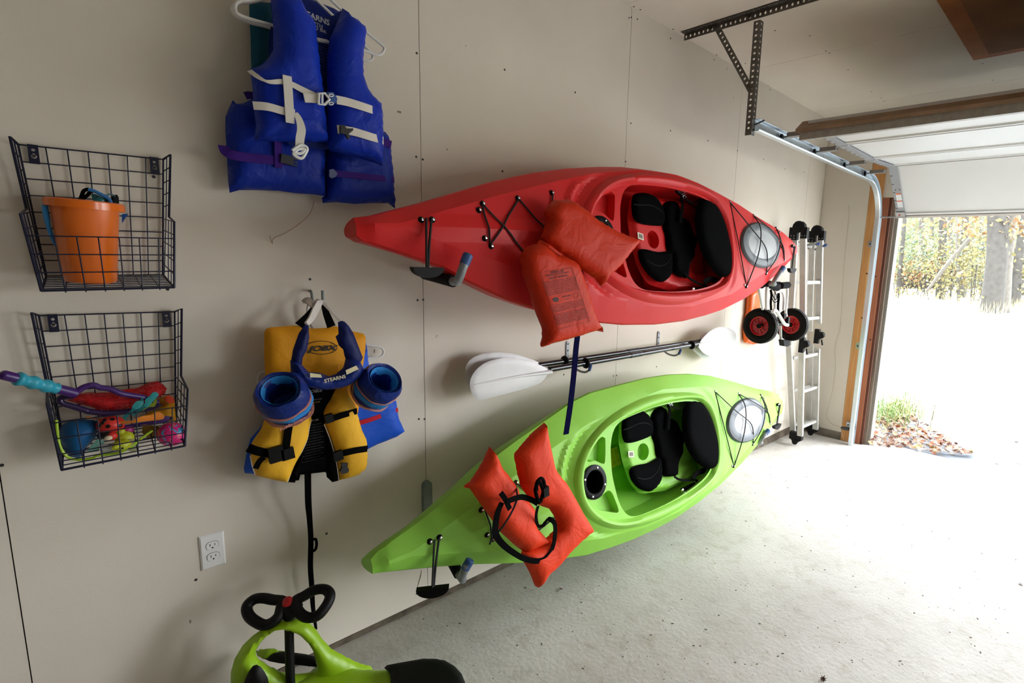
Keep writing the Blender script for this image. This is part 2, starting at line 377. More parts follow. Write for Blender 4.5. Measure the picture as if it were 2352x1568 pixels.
pine = wood('yellow_pine', 'd8a468', 'b57a3e'); redwood = wood('red_brown_timber', 'ad6a46', '8a4e32'); greyw = wood('weathered_timber', '8a7a6a', '5f5144')
j = empty('trim_1', (OX0, BW, 0), None, None); j['kind'] = 'structure'
mk('timber_stud', box(OX0 - .001, .505, BW - .012, BW + .10, .002, 2.5), pine, j, 0)
mk('timber_jamb', box(.505, .560, BW - .005, BW + .10, .002, OH), redwood, j, 0)
mk('dark_timber', box(.560, .582, BW + .004, BW + .10, .002, OH), wood('dark_timber', '5e3018', '43200e'), j, 0)
mk('weathered_stop', box(.582, .606, BW + .03, BW + .12, .002, OH), greyw, j, 0)
mk('stop_moulding', box(.606, .620, BW + .05, BW + .14, .002, OH), M('grey_moulding', '8a847b', .6), j, 0)
mk('stop_moulding', box(.622, .634, BW + .05, BW + .14, .002, OH), M('grey_moulding', '8a847b', .6), j, 0)
knot = M('wood_knot', '4a2a16', .8)
for px, py in ((1991, 628), (1980, 730), (2011, 635), (1999, 780)):
    c = P(px, py, y=BW - .0125 if px < 2000 else BW - .0055); mk('knot', obox(c, (.008, 0, 0), (0, .0006, 0), (0, 0, .006)), knot, j, 0)
jr = mk('trim_2', box(OX1 - .1, OX1, BW, BW + .13, 0, OH), pine, smooth=0); tag(jr, kind='structure')
th = mk('trim_3', box(OX0, OX1, BW + .17, BW + .23, -.15, -.004), M('slab_edge', 'b3b3b0', .8), smooth=0); tag(th, kind='structure')

# grit on the floor
gq = G(); rq = random.Random(3)
for i in range(300):
    px, py = rq.uniform(790, 2340), rq.uniform(1040, 1560); c = P(px, py, z=.0006)
    if c[0] < .03 or c[1] > 4.9: continue
    s_ = rq.choice((.0007, .0009, .0012, .0020)) * (1 + c[1] * .12); a_ = rq.uniform(0, PI); u_ = A(math.cos(a_), math.sin(a_), 0); v_ = A(-math.sin(a_), math.cos(a_), 0)
    obox(c, u_ * s_ * rq.uniform(1, 2.2), v_ * s_, (0, 0, .0008), gq)
gt_ = mk('floor_grit', gq, M('dark_grit', '6a6054', .9), None, 0); tag(gt_, 'dark grit scattered over the concrete floor', 'grit', kind='stuff')
# attic hatch
hp = empty('trim_4', (1.2, 3.1, CEIL - .05), None, None); hp['kind'] = 'structure'
hx, hy0, hy1 = 1.211, 2.0, 4.045; tm = M('stained_hatch_board', 'a8652f', .65, var=('8f5226', 6), bump=(50, .2)); tp = M('hatch_panel', '80552f', .75, var=('6d4727', 4))
mk('hatch_frame', box(hx, hx + .09, hy0, hy1, CEIL - .02, CEIL), tm, hp, 0)
mk('hatch_frame', box(hx + .09, 2.8, hy1 - .09, hy1, CEIL - .02, CEIL), tm, hp, 0)
mk('hatch_panel', box(hx + .09, 2.8, hy0, hy1 - .09, CEIL - .03, CEIL - .004), tp, hp, 0)
# ------------------------------------------------------------------ kayaks
class KF:
    "a kayak's own frame: u from bow to stern, v up the hull's width, w out of the deck"
    def __init__(s, tip0, tip1, t, xc):
        s.o = P(*tip0, x=xc); b = P(*tip1, x=xc); U = b - s.o; s.L = np.linalg.norm(U); s.U = U / s.L
        n = A(1, 0, t); s.W = unit(n - (n @ s.U) * s.U); V = np.cross(s.U, s.W); s.V = V if V[2] > 0 else -V
    def __call__(s, u, v, w): return s.o + s.U * u + s.V * v + s.W * w
    def loc(s, L, w=0):
        out = []
        for q in L:
            p = PL(q[0], q[1], s.o + s.W * w, s.W) - s.o; out.append((p @ s.U, p @ s.V))
        return out
K1 = lambda L: crop(780, 360, 3.409, L)
K2 = lambda L: crop(1300, 370, 3.92, L)
K4 = lambda L: crop(840, 960, 3.564, L)
K5 = lambda L: crop(1300, 840, 3.919, L)
C1 = lambda L: crop(1280, 850, 4.357, L)
C2 = lambda L: crop(1400, 900, 6.273, L)
FR = KF((814, 520), (1822, 573), .2, .36)
FG = KF((852, 1300), (1790, 926), .25, .36)
RT = [(0, .026), (.048, .035), (.131, .061), (.217, .088), (.355, .136), (.52, .192), (.707, .245), (.898, .287), (1.104, .321), (1.255, .34), (1.42, .35), (1.598, .35), (1.742, .339), (1.947, .303), (2.176, .257), (2.431, .204), (2.717, .138), (2.97, .073), (3.02, .042)]
RB = [(0, -.03), (.015, -.043), (.081, -.064), (.165, -.09), (.268, -.123), (.349, -.167), (.432, -.205), (.51, -.24), (.636, -.283), (.8, -.322), (.986, -.361), (1.128, -.381), (1.368, -.398), (1.6, -.399), (1.811, -.384), (1.987, -.364), (2.251, -.313), (2.475, -.252), (2.676, -.182), (2.838, -.12), (3.02, -.042)]
GTp = K4([(35, 1150), (80, 1090), (200, 990), (400, 850), (600, 690), (800, 520), (1000, 340), (1200, 190)]) + [(1310, 921)] + K5([(200, 240), (440, 175), (700, 110), (900, 78), (1100, 70), (1300, 90), (1500, 140), (1700, 200), (1850, 230), (1890, 260)])
GBp = K4([(60, 1270), (200, 1255), (400, 1235), (600, 1215), (900, 1195), (1280, 1185), (1600, 1152)]) + [(1345, 1275), (1400, 1258), (1450, 1240), (1500, 1217), (1550, 1190), (1600, 1155), (1650, 1115), (1700, 1065), (1735, 1025)] + K5([(1890, 480), (1915, 445)])
def mono(L):
    L = sorted(L); o = []
    for q in L:
        if not o or q[0] > o[-1][0] + .008: o.append(q)
    return o
def interp(L): L = np.array(mono(L)); return lambda u: float(np.interp(u, L[:, 0], L[:, 1]))
CR = interp([(0, .003), (.12, .006), (.33, .072), (.5, .125), (.8, .21), (1.0, .262), (1.3, .315), (1.6, .33), (2.0, .285), (2.4, .175), (2.7, .105), (2.9, .055), (3.02, .02)])
def sm(x): x = min(max(x, 0), 1); return x * x * (3 - 2 * x)
def starloop(half, cu=1.45):
    "closed symmetric loop from its half (u, v>=0), as radius by angle round (cu,0)"
    L = [(a, b) for a, b in half] + [(a, -b) for a, b in half[-2:0:-1]]
    S = np.array([(q[0], q[1]) for q in cat([(a, b, 0) for a, b in L], 8, True)])
    an = np.arctan2(S[:, 1], S[:, 0] - cu); r = np.hypot(S[:, 1], S[:, 0] - cu); k = np.argsort(an); an, r = an[k], r[k]
    return lambda t: np.interp(t, np.r_[an - 2 * PI, an, an + 2 * PI], np.r_[r, r, r])
CU = 1.45; NA = 144; ANG = np.linspace(-PI, PI, NA, endpoint=False)
RIM = starloop([(.895, 0), (.905, .06), (.945, .125), (1.02, .187), (1.13, .235), (1.3, .266), (1.5, .278), (1.7, .268), (1.85, .245), (1.93, .215), (1.99, .15), (2.015, .07), (2.02, 0)])
HOLE = starloop([(1.112, 0), (1.118, .07), (1.132, .14), (1.165, .20), (1.22, .232), (1.32, .245), (1.5, .252), (1.7, .243), (1.85, .218), (1.935, .17), (1.98, .09), (1.99, 0)])
def ring(fn, d): return [(CU + math.cos(t) * (fn(t) + d), math.sin(t) * (fn(t) + d)) for t in ANG]
RIMP = np.array(ring(RIM, 0))
def kmat(name, c, c2):
    m = M(name, c, .45, spec=.28, var=(c2, 3.5, .3, .8)); nt = m.node_tree; b = nt.nodes['Principled BSDF']; tc = nt.nodes.new('ShaderNodeTexCoord')
    n = nt.nodes.new('ShaderNodeTexNoise'); n.inputs['Scale'].default_value = 170; n.inputs['Detail'].default_value = 3; nt.links.new(tc.outputs['Object'], n.inputs['Vector'])
    u = nt.nodes.new('ShaderNodeBump'); u.inputs['Strength'].default_value = .16; u.inputs['Distance'].default_value = .002; nt.links.new(n.outputs['Fac'], u.inputs['Height']); nt.links.new(u.outputs[0], b.inputs['Normal']); return m
neo = fabric('neoprene_black', '030304', .95, .12, spec=.05)
neo2 = fabric('neoprene_trim', '020202', .8, .05)
grey_lid = M('pale_grey_lid', 'b9bcbf', .42, var=('aeb2b6', 6)); rubber_rim = M('dark_rubber_rim', '4b5055', .5); rubber_rim2 = M('mid_rubber_rim', '6d7379', .5)
cord_m = M('black_cord', '0d0d0d', .7)
def loft(rows, close=False, g=None):
    g = g or G(); n = len(rows[0]); V = [p for r in rows for p in r]
    Fc = [(i * n + k, (i + 1) * n + k, (i + 1) * n + (k + 1) % n, i * n + (k + 1) % n) for i in range(len(rows) - 1) for k in range(n if close else n - 1)]
    return g.add(V, Fc)
def eyebolt(K, u, v, w, par, name='deck_fitting'):
    g = lathe(K(u, v, w - .003), K.W, [(.011, 0), (.011, .004), (.007, .009), (.007, .011)], 10)
    o = mk(name, g, black_plastic, par); mk('screw_head', lathe(K(u, v, w + .0075), K.W, [(.0052, 0), (.0045, .003), (0, .004)], 10), chrome, o)
    return o
def kayak(name, K, top, bot, cname, col, col2, label, green):
    mat = kmat(cname, col, col2); T, B = interp(top), interp(bot)
    root = empty(name, K(1.5, 0, -.1), label, 'kayak', 'kayaks on the wall racks')
    L = K.L; us = np.r_[np.linspace(0, .12, 9), np.linspace(.135, L - .1, 200), np.linspace(L - .085, L, 7)]
    NI = 46
    def h(u, v, c):
        hc = (.012 + .026 * sm(u / .05) + .024 * sm(u / .5)) * (.45 + .55 * sm((L - u) / .3))
        b = hc + .012 * max(0, 1 - abs(v) / .045) ** .8 * sm(u / .4) * (1 - sm((u - .75) / .15)) * (u > .05)
        return b
    rows = []; mask = []
    for u in us:
        t, b = T(u), B(u); c = CR(u); k = 1.0
        ct = max(min(c, t - .022), t * .12); cb = min(max(-c, b + .022), b * .12); r = []
        if u > .03 and u < L - .03: lip = .012
        else: lip = .006
        r.append((u, t, 0)); r.append((u, t - lip * .4, lip))
        hc = h(u, c, c)
        r += [(u, ct + (t - ct) * .5, (lip + hc) / 2)]
        for j in range(NI + 1):
            v = ct + (cb - ct) * j / NI; r.append((u, v, h(u, v, c)))
        r += [(u, (cb + b) / 2, (lip + hc) / 2), (u, b + lip * .4, lip), (u, b, 0)]
        # hull side, down to the keel and back up
        dk = .27 * sm(.25 + u / 1.1) * sm(.25 + (L - u) / 1.1); dk = max(dk, .08); wd = (t - b) / 2; mv = (t + b) / 2
        e0 = sm(u / .1) * sm((L - u) / .1)
        for th in np.linspace(0, PI, 19)[1:-1]:
            cc = math.cos(th); ss = math.sin(th); x = -abs(cc) ** .85 * math.copysign(1, cc) * wd * (.97 - .12 * ss); r.append((u, mv + x, -dk * ss ** .75))
        rows.append(r)
    # terrace and groove round the cockpit
    flat = np.array([(q[0], q[1]) for r in rows for q in r]); d = edist(RIMP, flat); ins = inside(RIMP, flat); d = np.where(ins, -d, d)
    n = len(rows[0]); V = []; W2 = []
    for i, r in enumerate(rows):
        for k, q in enumerate(r):
            w_ = q[2]
            if 3 <= k <= 3 + NI:
                dd = d[i * n + k]; fade = 1 - sm((q[0] - 1.5) / .5) * .6
                fade *= sm((min(q[1] - r[3 + NI][1], r[3][1] - q[1])) / .035); w_ += fade * (-.018 * math.exp(-((dd - .062) / .02) ** 2)) + .012 * sm((.125 - dd) / .02) * fade
            V.append(K(q[0], q[1], w_))
    g = G(); Fc = []
    cut = np.array(ring(RIM, .012))
    for i in range(len(rows) - 1):
        for k in range(n):
            a = (i * n + k, (i + 1) * n + k, (i + 1) * n + (k + 1) % n, i * n + (k + 1) % n)
            if 3 <= k < 3 + NI:
                c = np.mean([flat[j] for j in a], 0)
                if abs(c[0] - CU) < .62 and inside(cut, [c])[0]: continue
            Fc.append(a)
    Fc += [tuple(range(n)), tuple((len(rows) - 1) * n + k for k in range(n))[::-1]]
    # hatch recess is covered by its lid
    g.add(V, Fc); hull = mk('hull', g, mat, root, 17)
    # cockpit rim
    prof = [(.052, .045), (.036, .066), (.024, .088), (.008, .100), (-.006, .098), (-.017, .082), (-.022, .072)]
    mk('cockpit_rim', loft([[K(a, b, w_) for a, b in ring(RIM, dd)] for dd, w_ in prof], True), mat, root, 50)
    # console plate with pockets and cup holder
    pk1 = cat([(a, b, 0) for a, b in FG.loc(C1([(285, 880), (300, 820), (430, 675), (465, 672), (482, 700), (478, 910), (450, 935), (380, 905), (330, 918), (300, 910)]), .072)], 3, True)
    pk2 = cat([(a, b, 0) for a, b in FG.loc(C1([(378, 1370), (400, 1300), (490, 1215), (520, 1205), (555, 1240), (612, 1390), (600, 1425), (560, 1425), (450, 1405)]), .072)], 3, True)
    pk1 = [(q[0], q[1]) for q in pk1]; pk2 = [(q[0], q[1]) for q in pk2]
    cc = FG.loc(C1([(365, 1118)]), .072)[0]
    ring_e = lambda ru, rv, m=28: [(cc[0] + ru * math.cos(2 * PI * k / m), cc[1] + rv * math.sin(2 * PI * k / m)) for k in range(m)]
    cup = ring_e(.066, .066); ho = ring(HOLE, 0)
    V2, T2 = cdt([ring(RIM, -.0215)], .02, [ho, pk1, pk2, cup]); g = G(); g.add([K(a, b, .072) for a, b in V2], T2)
    for pk in (pk1, pk2):
        c = np.mean(pk, 0); ins = [tuple(np.array(q) + (c - np.array(q)) * .12) for q in pk]
        loft([[K(a, b, .072) for a, b in pk], [K(a, b, .066) for a, b in [tuple(np.array(q) + (c - np.array(q)) * .03) for q in pk]], [K(a, b, .03) for a, b in ins]], True, g)
        V3, T3 = cdt([ins], .03); g.add([K(a, b, .03) for a, b in V3], T3)
    mk('console', g, mat, root, 40)
    # cup holder
    pr = [(.078, .0715), (.078, .078), (.074, .081), (.056, .081), (.052, .077), (.050, -.02), (0, -.02)]
    ch = mk('cup_holder', loft([[K(a, b, w_) for a, b in ring_e(r_, r_)] for r_, w_ in pr[:-1]], True), black_plastic, root, 40)
    mk('cup_bottom', G().add([K(a, b, -.02) for a, b in ring_e(.05, .05)], [tuple(range(28))]), neo2, ch, 0)
    for k in range(4):
        t = PI / 4 + k * PI / 2 + .35; mk('screw_head', lathe(K(cc[0] + .065 * math.cos(t), cc[1] + .065 * math.sin(t), .0805), K.W, [(.0055, 0), (.0045, .003), (0, .004)], 10), chrome, ch)
    # inner tub
    def rg(d, w_, sh=0): return [K(CU + math.cos(t) * (HOLE(t) + d) + sh * min(0, math.cos(t)), math.sin(t) * (HOLE(t) + d), w_) for t in ANG]
    rows2 = [rg(0, .072), rg(.004, .066), rg(.006, .05), rg(.035, .02), rg(.03, -.042), rg(.03, -.055, .18), rg(.02, -.11, .18), rg(-.04, -.165, .18), rg(-.085, -.185, .18)]
    g = loft(rows2, True)
    inn = [(CU + math.cos(t) * (HOLE(t) - .085) + .18 * min(0, math.cos(t)), math.sin(t) * (HOLE(t) - .085)) for t in ANG]; V3, T3 = cdt([inn], .02)
    def fz(a, b): return -.185 + .012 * (sm((abs(b) - .05) / .012) - sm((abs(b) - .085) / .012))
    g.add([K(a, b, fz(a, b)) for a, b in V3], T3)
    mk('inner_hull', g, mat, root, 35)
    st = [PL(*q, K.o + K.W * -.17, K.W) for q in []]
    ys_ = FG.loc(C1([(440, 822), (597, 763), (637, 940), (480, 1005)]), -.168)
    yl = M('yellow_warning_label', 'f0d63a', .5, var=('d8bc28', 60)); s_ = decal('warning_label', [K(a, b, -.168) for a, b in ys_], K.W, yl, root)
    if green or True:
        q = [np.array(t) for t in ys_]; ink = M('label_ink', '7d6a1c', .6)
        for f0 in (.12, .2, .28, .36, .44, .52, .68, .76, .84):
            a = q[0] + (q[3] - q[0]) * f0; b = q[1] + (q[2] - q[1]) * f0
            for s0, s1 in ((.5, .7), (.76, .95)):
                decal('print_line', [K(*(a + (b - a) * s0), -.1675), K(*(a + (b - a) * s1), -.1675), K(*(a + (b - a) * s1 + (q[3] - q[0]) * .02), -.1675), K(*(a + (b - a) * s0 + (q[3] - q[0]) * .02), -.1675)], K.W, ink, s_, .002)
    # moulded seat base
    SB = FG.loc(C2([(215, 395), (195, 560), (190, 700), (215, 850), (240, 980), (290, 1150), (340, 1290), (430, 1410), (520, 1468), (700, 1450), (880, 1435), (1045, 1462), (1180, 1330), (1380, 1200), (1470, 1080), (1500, 700), (1380, 330), (1180, 140), (1000, 90), (830, 120), (560, 215), (330, 300)]), -.03)
    SB = [(q[0], q[1]) for q in cat([(a, b, 0) for a, b in SB], 3, True)]
    SB = [(min(a, 1.985), max(min(b, .245), -.245)) for a, b in SB]
    cw = FG.loc(C2([(485, 860)]), -.03)[0]; hole = [(cw[0] + .047 * math.cos(2 * PI * k / 24), cw[1] + .045 * math.sin(2 * PI * k / 24)) for k in range(24)]
    V3, T3 = cdt([SB], .014, [hole]); dd = edist(np.array(SB), V3)
    sz = lambda a, b, d_: -.03 - .03 * (1 - sm(d_ / .03)) + .0 - .035 * sm((a - 1.55) / .15) * sm((.2 - abs(b)) / .06)
    g = G(); g.add([K(a, b, sz(a, b, q)) for (a, b), q in zip(V3, dd)], T3)
    loft([[K(a, b, -.06) for a, b in SB], [K(a + .17 * sm((1.55 - a) / .2), b, -.18) for a, b in SB]], True, g)
    loft([[K(a, b, -.03) for a, b in hole], [K(a, b, -.035) for a, b in hole], [K(a, b, -.075) for a, b in [(cw[0] + (p[0] - cw[0]) * .85, cw[1] + (p[1] - cw[1]) * .85) for p in hole]]], True, g)
    g.add([K(cw[0] + (p[0] - cw[0]) * .85, cw[1] + (p[1] - cw[1]) * .85, -.075) for p in hole], [tuple(range(24))])
    seat = mk('seat', g, mat, root, 40)
    lb = [K(a, b, -.0285) for a, b in FG.loc(C2([(265, 853), (345, 848), (355, 935), (275, 942)]), -.0285)]
    s2 = decal('barcode_label', lb, K.W, M('cream_label', 'e4ddca', .6), seat, .001)
    q = lb; bk = M('barcode_ink', '4c4442', .7)
    for i in range(7):
        f = .18 + i * .1; a = q[0] + (q[1] - q[0]) * f; b = q[3] + (q[2] - q[3]) * f; e = (q[1] - q[0]) * (.03 + .03 * (i % 2))
        decal('barcode_bar', [a + (b - a) * .18, a + e + (b - a) * .18, a + e + (b - a) * .82, a + (b - a) * .82], K.W, bk, s2, .0022)
    # pads
    def pad(nm, L, w0, th, par, R=.03, **kw):
        uv = FG.loc(C2(L), w0); L3 = [K(a, b, w0) for a, b in [(q[0], q[1]) for q in cat([(a, b, 0) for a, b in uv], 3, True)]]
        return mk(nm, puffgeo(L3, K.W, th, R, tb=.004, s=.012, **kw), neo, par, 50)
    p1 = pad('thigh_pad', [(172, 480), (200, 370), (320, 292), (430, 265), (510, 288), (560, 345), (605, 430), (615, 520), (600, 625), (400, 710), (260, 735), (200, 700), (175, 600)], -.02, .022, seat)
    p2 = pad('thigh_pad', [(280, 1140), (310, 1090), (400, 1052), (560, 1020), (700, 945), (735, 1000), (742, 1200), (720, 1300), (650, 1395), (560, 1435), (420, 1390), (330, 1300), (290, 1220)], -.02, .022, seat)
    pad('seat_cushion', [(590, 370), (640, 265), (720, 212), (775, 222), (805, 290), (830, 370), (920, 395), (960, 460), (1000, 545), (1050, 590), (1050, 720), (1030, 770), (1030, 880), (970, 1020), (960, 1180), (940, 1210), (830, 1218), (765, 1200), (740, 1110), (725, 980), (690, 950), (665, 900), (645, 740), (605, 640), (608, 520)], -.028, .03, seat)
    def seam(pts, w_, par): mk('pad_seam', tube([K(a, b, w_) for a, b in [(q[0], q[1]) for q in cat([(a, b, 0) for a, b in FG.loc(C2(pts), w_)], 4)]], .003, 6), neo2, par)
    seam([(200, 545), (300, 510), (400, 462), (490, 445), (560, 460), (600, 490)], .002, p1)
    seam([(400, 1235), (500, 1255), (600, 1230), (680, 1150), (722, 1050)], .002, p2)
    pad('backrest', [(1045, 400), (1055, 260), (1095, 165), (1160, 122), (1250, 125), (1315, 155), (1380, 245), (1440, 365), (1490, 520), (1535, 700), (1552, 900), (1535, 1085), (1490, 1115), (1400, 1112), (1300, 1050), (1200, 955), (1110, 800), (1062, 650), (1045, 520)], .06, .035, root, R=.05)
    # straps and buckles
    def kl(pts, w_): return [K(a, b, w_) for a, b in [(q[0], q[1]) for q in cat([(a, b, 0) for a, b in FG.loc(C2(pts), w_)], 3)]]
    s1 = mk('backrest_strap', ribbon(kl([(840, 190), (868, 260), (860, 380), (850, 540)], .02), .022, .003, K.W), black_web, root)
    mk('strap_end', ribbon(kl([(890, 200), (920, 222), (990, 235), (1040, 200), (1090, 140), (1150, 122)], .05), .009, .003, K.W), black_web, s1)
    bb = kl([(780, 125), (850, 150), (875, 210)], .035); mk('buckle', ribbon(bb, .03, .014, K.W), black_plastic, s1)
    for f in (3, 4, 5): mk('buckle_bar', tube([bb[f] - K.V * .008 - K.U * .014 + K.W * .009, bb[f] + K.V * .002 + K.U * .014 + K.W * .009], .0022, 6), chrome, s1)
    mk('buckle_bar', lathe(bb[1] + K.W * .006, K.W, [(.008, 0), (.007, .004), (0, .006)], 10), chrome, s1)
    s3 = mk('backrest_strap', ribbon(kl([(1200, 1245), (1240, 1190), (1300, 1150), (1420, 1115)], .03), .03, .003, K.W), black_web, root)
    mk('strap_end', ribbon(kl([(930, 1212), (1000, 1258), (1120, 1272), (1200, 1265), (1262, 1275), (1262, 1310)], .02), .012, .003, K.W), black_web, s3)
    cp = kl([(1255, 1310), (1180, 1345), (1110, 1385), (1040, 1415)], .03)
    hl = []
    for i, t in enumerate(np.linspace(0, 1, 60)):
        p = cp[0] + (cp[-1] - cp[0]) * t; hl.append(p + K.V * .008 * math.cos(i * .75) + K.W * .008 * math.sin(i * .75))
    mk('coiled_cord', tube(hl, .0045, 6), black_web, s3)
    mk('buckle_bar', lathe(cp[-1] + K.W * .004, K.W, [(.012, 0), (.010, .006), (0, .008)], 10), chrome, s3)
    # hatch
    hc_ = (2.41, 0.0); er = lambda ru, m=48: [(hc_[0] + (.24 + ru) * math.cos(2 * PI * k / m), hc_[1] + (.134 + ru * .8) * math.sin(2 * PI * k / m)) for k in range(m)]
    hb = .056
    ht = mk('hatch_rim', loft([[K(a, b, w_) for a, b in er(r_)] for r_, w_ in ((.01, hb - .02), (.006, hb + .012), (-.005, hb + .022), (-.012, hb + .022))], True), rubber_rim, root, 40)
    mk('hatch_rim_band', loft([[K(a, b, w_) for a, b in er(r_)] for r_, w_ in ((-.012, hb + .022), (-.03, hb + .028), (-.055, hb + .028), (-.06, hb + .026))], True), rubber_rim2, ht, 40)
    lv = er(-.06); V3, T3 = cdt([lv], .03); d3 = edist(np.array(lv), V3)
    mk('hatch_lid', G().add([K(a, b, hb + .026 + .01 * sm(q / .06)) for (a, b), q in zip(V3, d3)], T3), grey_lid, root, 60)
    # fittings and bungees
    top_h = hb + .006
    pt = dict(a=(2.10, .238), b=(2.365, .18), c=(2.655, .118), d=(2.455, -.17), e=(2.19, -.245), f=(2.722, -.09), e2=(2.165, -.236), c2=(2.69, .095))
    for k, (a, b) in pt.items(): eyebolt(K, a, b, top_h - .006, root)
    def cordp(L, r=.0034):
        p = [K(*q) for q in L]; p = cat(p, 6)
        mk('bungee_cord', tube(p, r, 6), cord_m, root)
    lh = hb + .044
    cordp([(2.10, .232, top_h), (2.125, 0, top_h + .012), (2.185, -.238, top_h)])
    cordp([(2.105, .232, top_h), (2.24, .09, lh), (2.4, -.03, lh + .002), (2.455, -.165, top_h)])
    cordp([(2.365, .176, top_h), (2.36, .09, lh), (2.30, -.06, lh), (2.195, -.238, top_h)])
    cordp([(2.37, .176, top_h), (2.52, .08, lh), (2.66, .0, lh - .01), (2.722, -.085, top_h)])
    cordp([(2.655, .112, top_h), (2.62, .03, lh - .005), (2.53, -.08, lh), (2.46, -.165, top_h)])
    cordp([(2.66, .112, top_h), (2.70, .03, top_h + .003), (2.722, -.085, top_h)])
    kn = [K(2.69 + .012 * math.cos(t * 2.1) , .01 + .02 * math.sin(t * 1.7), top_h + .006 * math.sin(t * 3)) for t in np.linspace(0, 5, 24)]
    mk('bungee_knot', tube(kn, .004, 6), cord_m, root)
    ft = [(.42, .087), (.402, .064), (.408, -.032), (.432, -.058), (.574, .119), (.60, -.115), (.744, .155), (.19, .020), (.226, .022)]
    wf = lambda u, v: h(u, v, CR(u))
    for a, b in ft: eyebolt(K, a, b, wf(a, b), root)
    z_ = .006
    for L_ in ([(.415, .082), (.425, -.05)], [(.42, .082), (.60, -.11)], [(.574, .115), (.43, -.05)], [(.576, .115), (.70, -.01)], [(.745, .15), (.70, -.01)], [(.60, -.11), (.745, -.075)]):
        a0, b0 = np.array(L_[0]), np.array(L_[1]); p = [K(q[0], q[1], wf(q[0], q[1]) + z_) for q in (a0 + (b0 - a0) * f for f in np.linspace(0, 1, 9))]; mk('bungee_cord', tube(p, .0034, 6), cord_m, root)
    return root, wf
redk, wfr = kayak('kayak', FR, RT, RB, 'red_kayak_plastic', 'd2201f', 'c71c1e', 'red sit-in kayak on the upper wall rack, orange vest hanging over its bow', False)
greenk, wfg = kayak('kayak', FG, FG.loc(GTp), FG.loc(GBp), 'green_kayak_plastic', '92d04e', '88c747', 'lime green sit-in kayak on the lower wall rack above the concrete floor', True)
# carry handles hang straight down
def handle(par, K, uv, end, x, s, th=.012, a=(0, 1, 0)):
    p0 = K(uv[0], uv[1], .062); pe = P(*end, x=x)
    s *= .78
    g = tube(cat([p0 + A(0, -.006, 0), (p0 + pe) / 2 + A(0, -.004, 0), pe + A(0, -.002, 0)], 4), .0042, 6); tube(cat([p0 + A(0, .012, 0), (p0 + pe) / 2 + A(0, .006, 0), pe + A(0, .003, 0)], 4), .0042, 6, g=g)
    o = mk('carry_cord', g, cord_m, par)
    a, b = unit(A(*a)), A(0, 0, 1); R_ = .066 * s; e_ = np.cross(a, b)
    pts = [pe + a * R_ * math.cos(t) + b * (R_ * .62 * math.sin(t) + .006) for t in np.linspace(PI, 2 * PI, 15)]
    g = prism([p - e_ * th for p in pts], e_ * (2 * th)); fixn(mk('grip', g, black_plastic, o, 30))
handle(redk, FR, (.207, .024), K1([(686, 880)])[0], .47, 1.0)
handle(redk, FR, (2.9, .01), K2([(2034, 972)])[0], .40, 1.0)
handle(greenk, FG, (.207, .024), K4([(549, 1398)])[0], .46, 1.05, a=(.55, .83, .02))
handle(greenk, FG, (2.9, .01), K5([(1897, 537)])[0], .41, 1.0)
for K_, par in ((FR, redk), (FG, greenk)):
    for a in (2.89, 2.905): eyebolt(K_, a, .012, .05, par)
# ------------------------------------------------------------------ rack arms, paddles, hooks
blue_cap = M('blue_end_cap', '2b4f86', .5); foam = fabric('black_foam', '1b1b1d', .95, .05); tube_grey = M('grey_painted_tube', '8d9194', .45, .3, var=('7c8184', 30))
def rack(label, plate, path, cap, foam_r=(.024, .3), foam_i=(0, 1)):
    t = empty('kayak_rack_arm', plate[0], label, 'rack arm', 'kayak rack arms'); p = [A(*q) for q in path]
    mk('arm_tube', tube(cat(p, 5), .0145, 12), tube_grey, t)
    a, b = p[0], p[1]; f0 = a + (b - a) * foam_i[0]; f1 = a + (b - a) * foam_i[1]
    mk('foam_sleeve', tube([f0, f1], .020, 14), foam, t)
    q = unit(p[-1] - p[-2]); mk('end_cap', lathe(p[-1] - q * .03, q, [(.0165, 0), (.0165, .034), (.013, .038), (0, .038)], 14), blue_cap, t)
    g = G(); c0, c1 = plate; L3 = [A(.004, c0[1] - .02, z) for z in (c0[2], c1[2])] ; 
    zz = np.linspace(0, PI, 7); top = max(c0[2], c1[2]); bot = min(c0[2], c1[2]); y = c0[1]
    L = [A(0, y + .02 * math.cos(a_), top + .02 * math.sin(a_)) for a_ in zz] + [A(0, y - .02 * math.cos(a_), bot - .02 * math.sin(a_)) for a_ in zz]
    mk('wall_plate', prism(L, (.02, 0, 0)), tube_grey, t)
    return t
y1 = 1.075
rack('blue-capped rack arm with black foam under the bow of the red kayak', (A(0, P(968, 600, x=0)[1], 1.66), A(0, 0, 1.55)), [P(968, 628, x=.02), P(1040, 646, x=.41), P(1053, 640, x=.455), P(1062, 618, x=.475), P(1074, 588, x=.475)], 1, foam_i=(.12, 1))
rack('blue-capped rack arm with black foam under the bow of the green kayak', (A(0, P(978, 1140, x=0)[1], P(978, 1112, x=0)[2]), A(0, 0, P(980, 1190, x=0)[2])), [P(981, 1185, x=.02), P(1054, 1318, x=.41), P(1062, 1320, x=.445), P(1068, 1306, x=.475), P(1078, 1289, x=.48)], 1, foam_i=(.3, 1))
rack('rack arm poking out under the stern of the red kayak, beside the ladder', (A(0, 3.40, 1.52), A(0, 0, 1.4)), [A(.02, 3.40, 1.44), P(1768, 652, x=.40), P(1776, 649, x=.44), P(1785, 634, x=.46), P(1799, 615, x=.47)], 1, foam_i=(.2, 1))
rack('rack arm poking out under the stern of the green kayak, near the floor', (A(0, 3.38, .42), A(0, 0, .3)), [A(.02, 3.38, .36), P(1738, 1014, x=.40), P(1745, 1013, x=.44), P(1752, 1003, x=.46), P(1764, 989, x=.47)], 1, foam_i=(.2, 1))
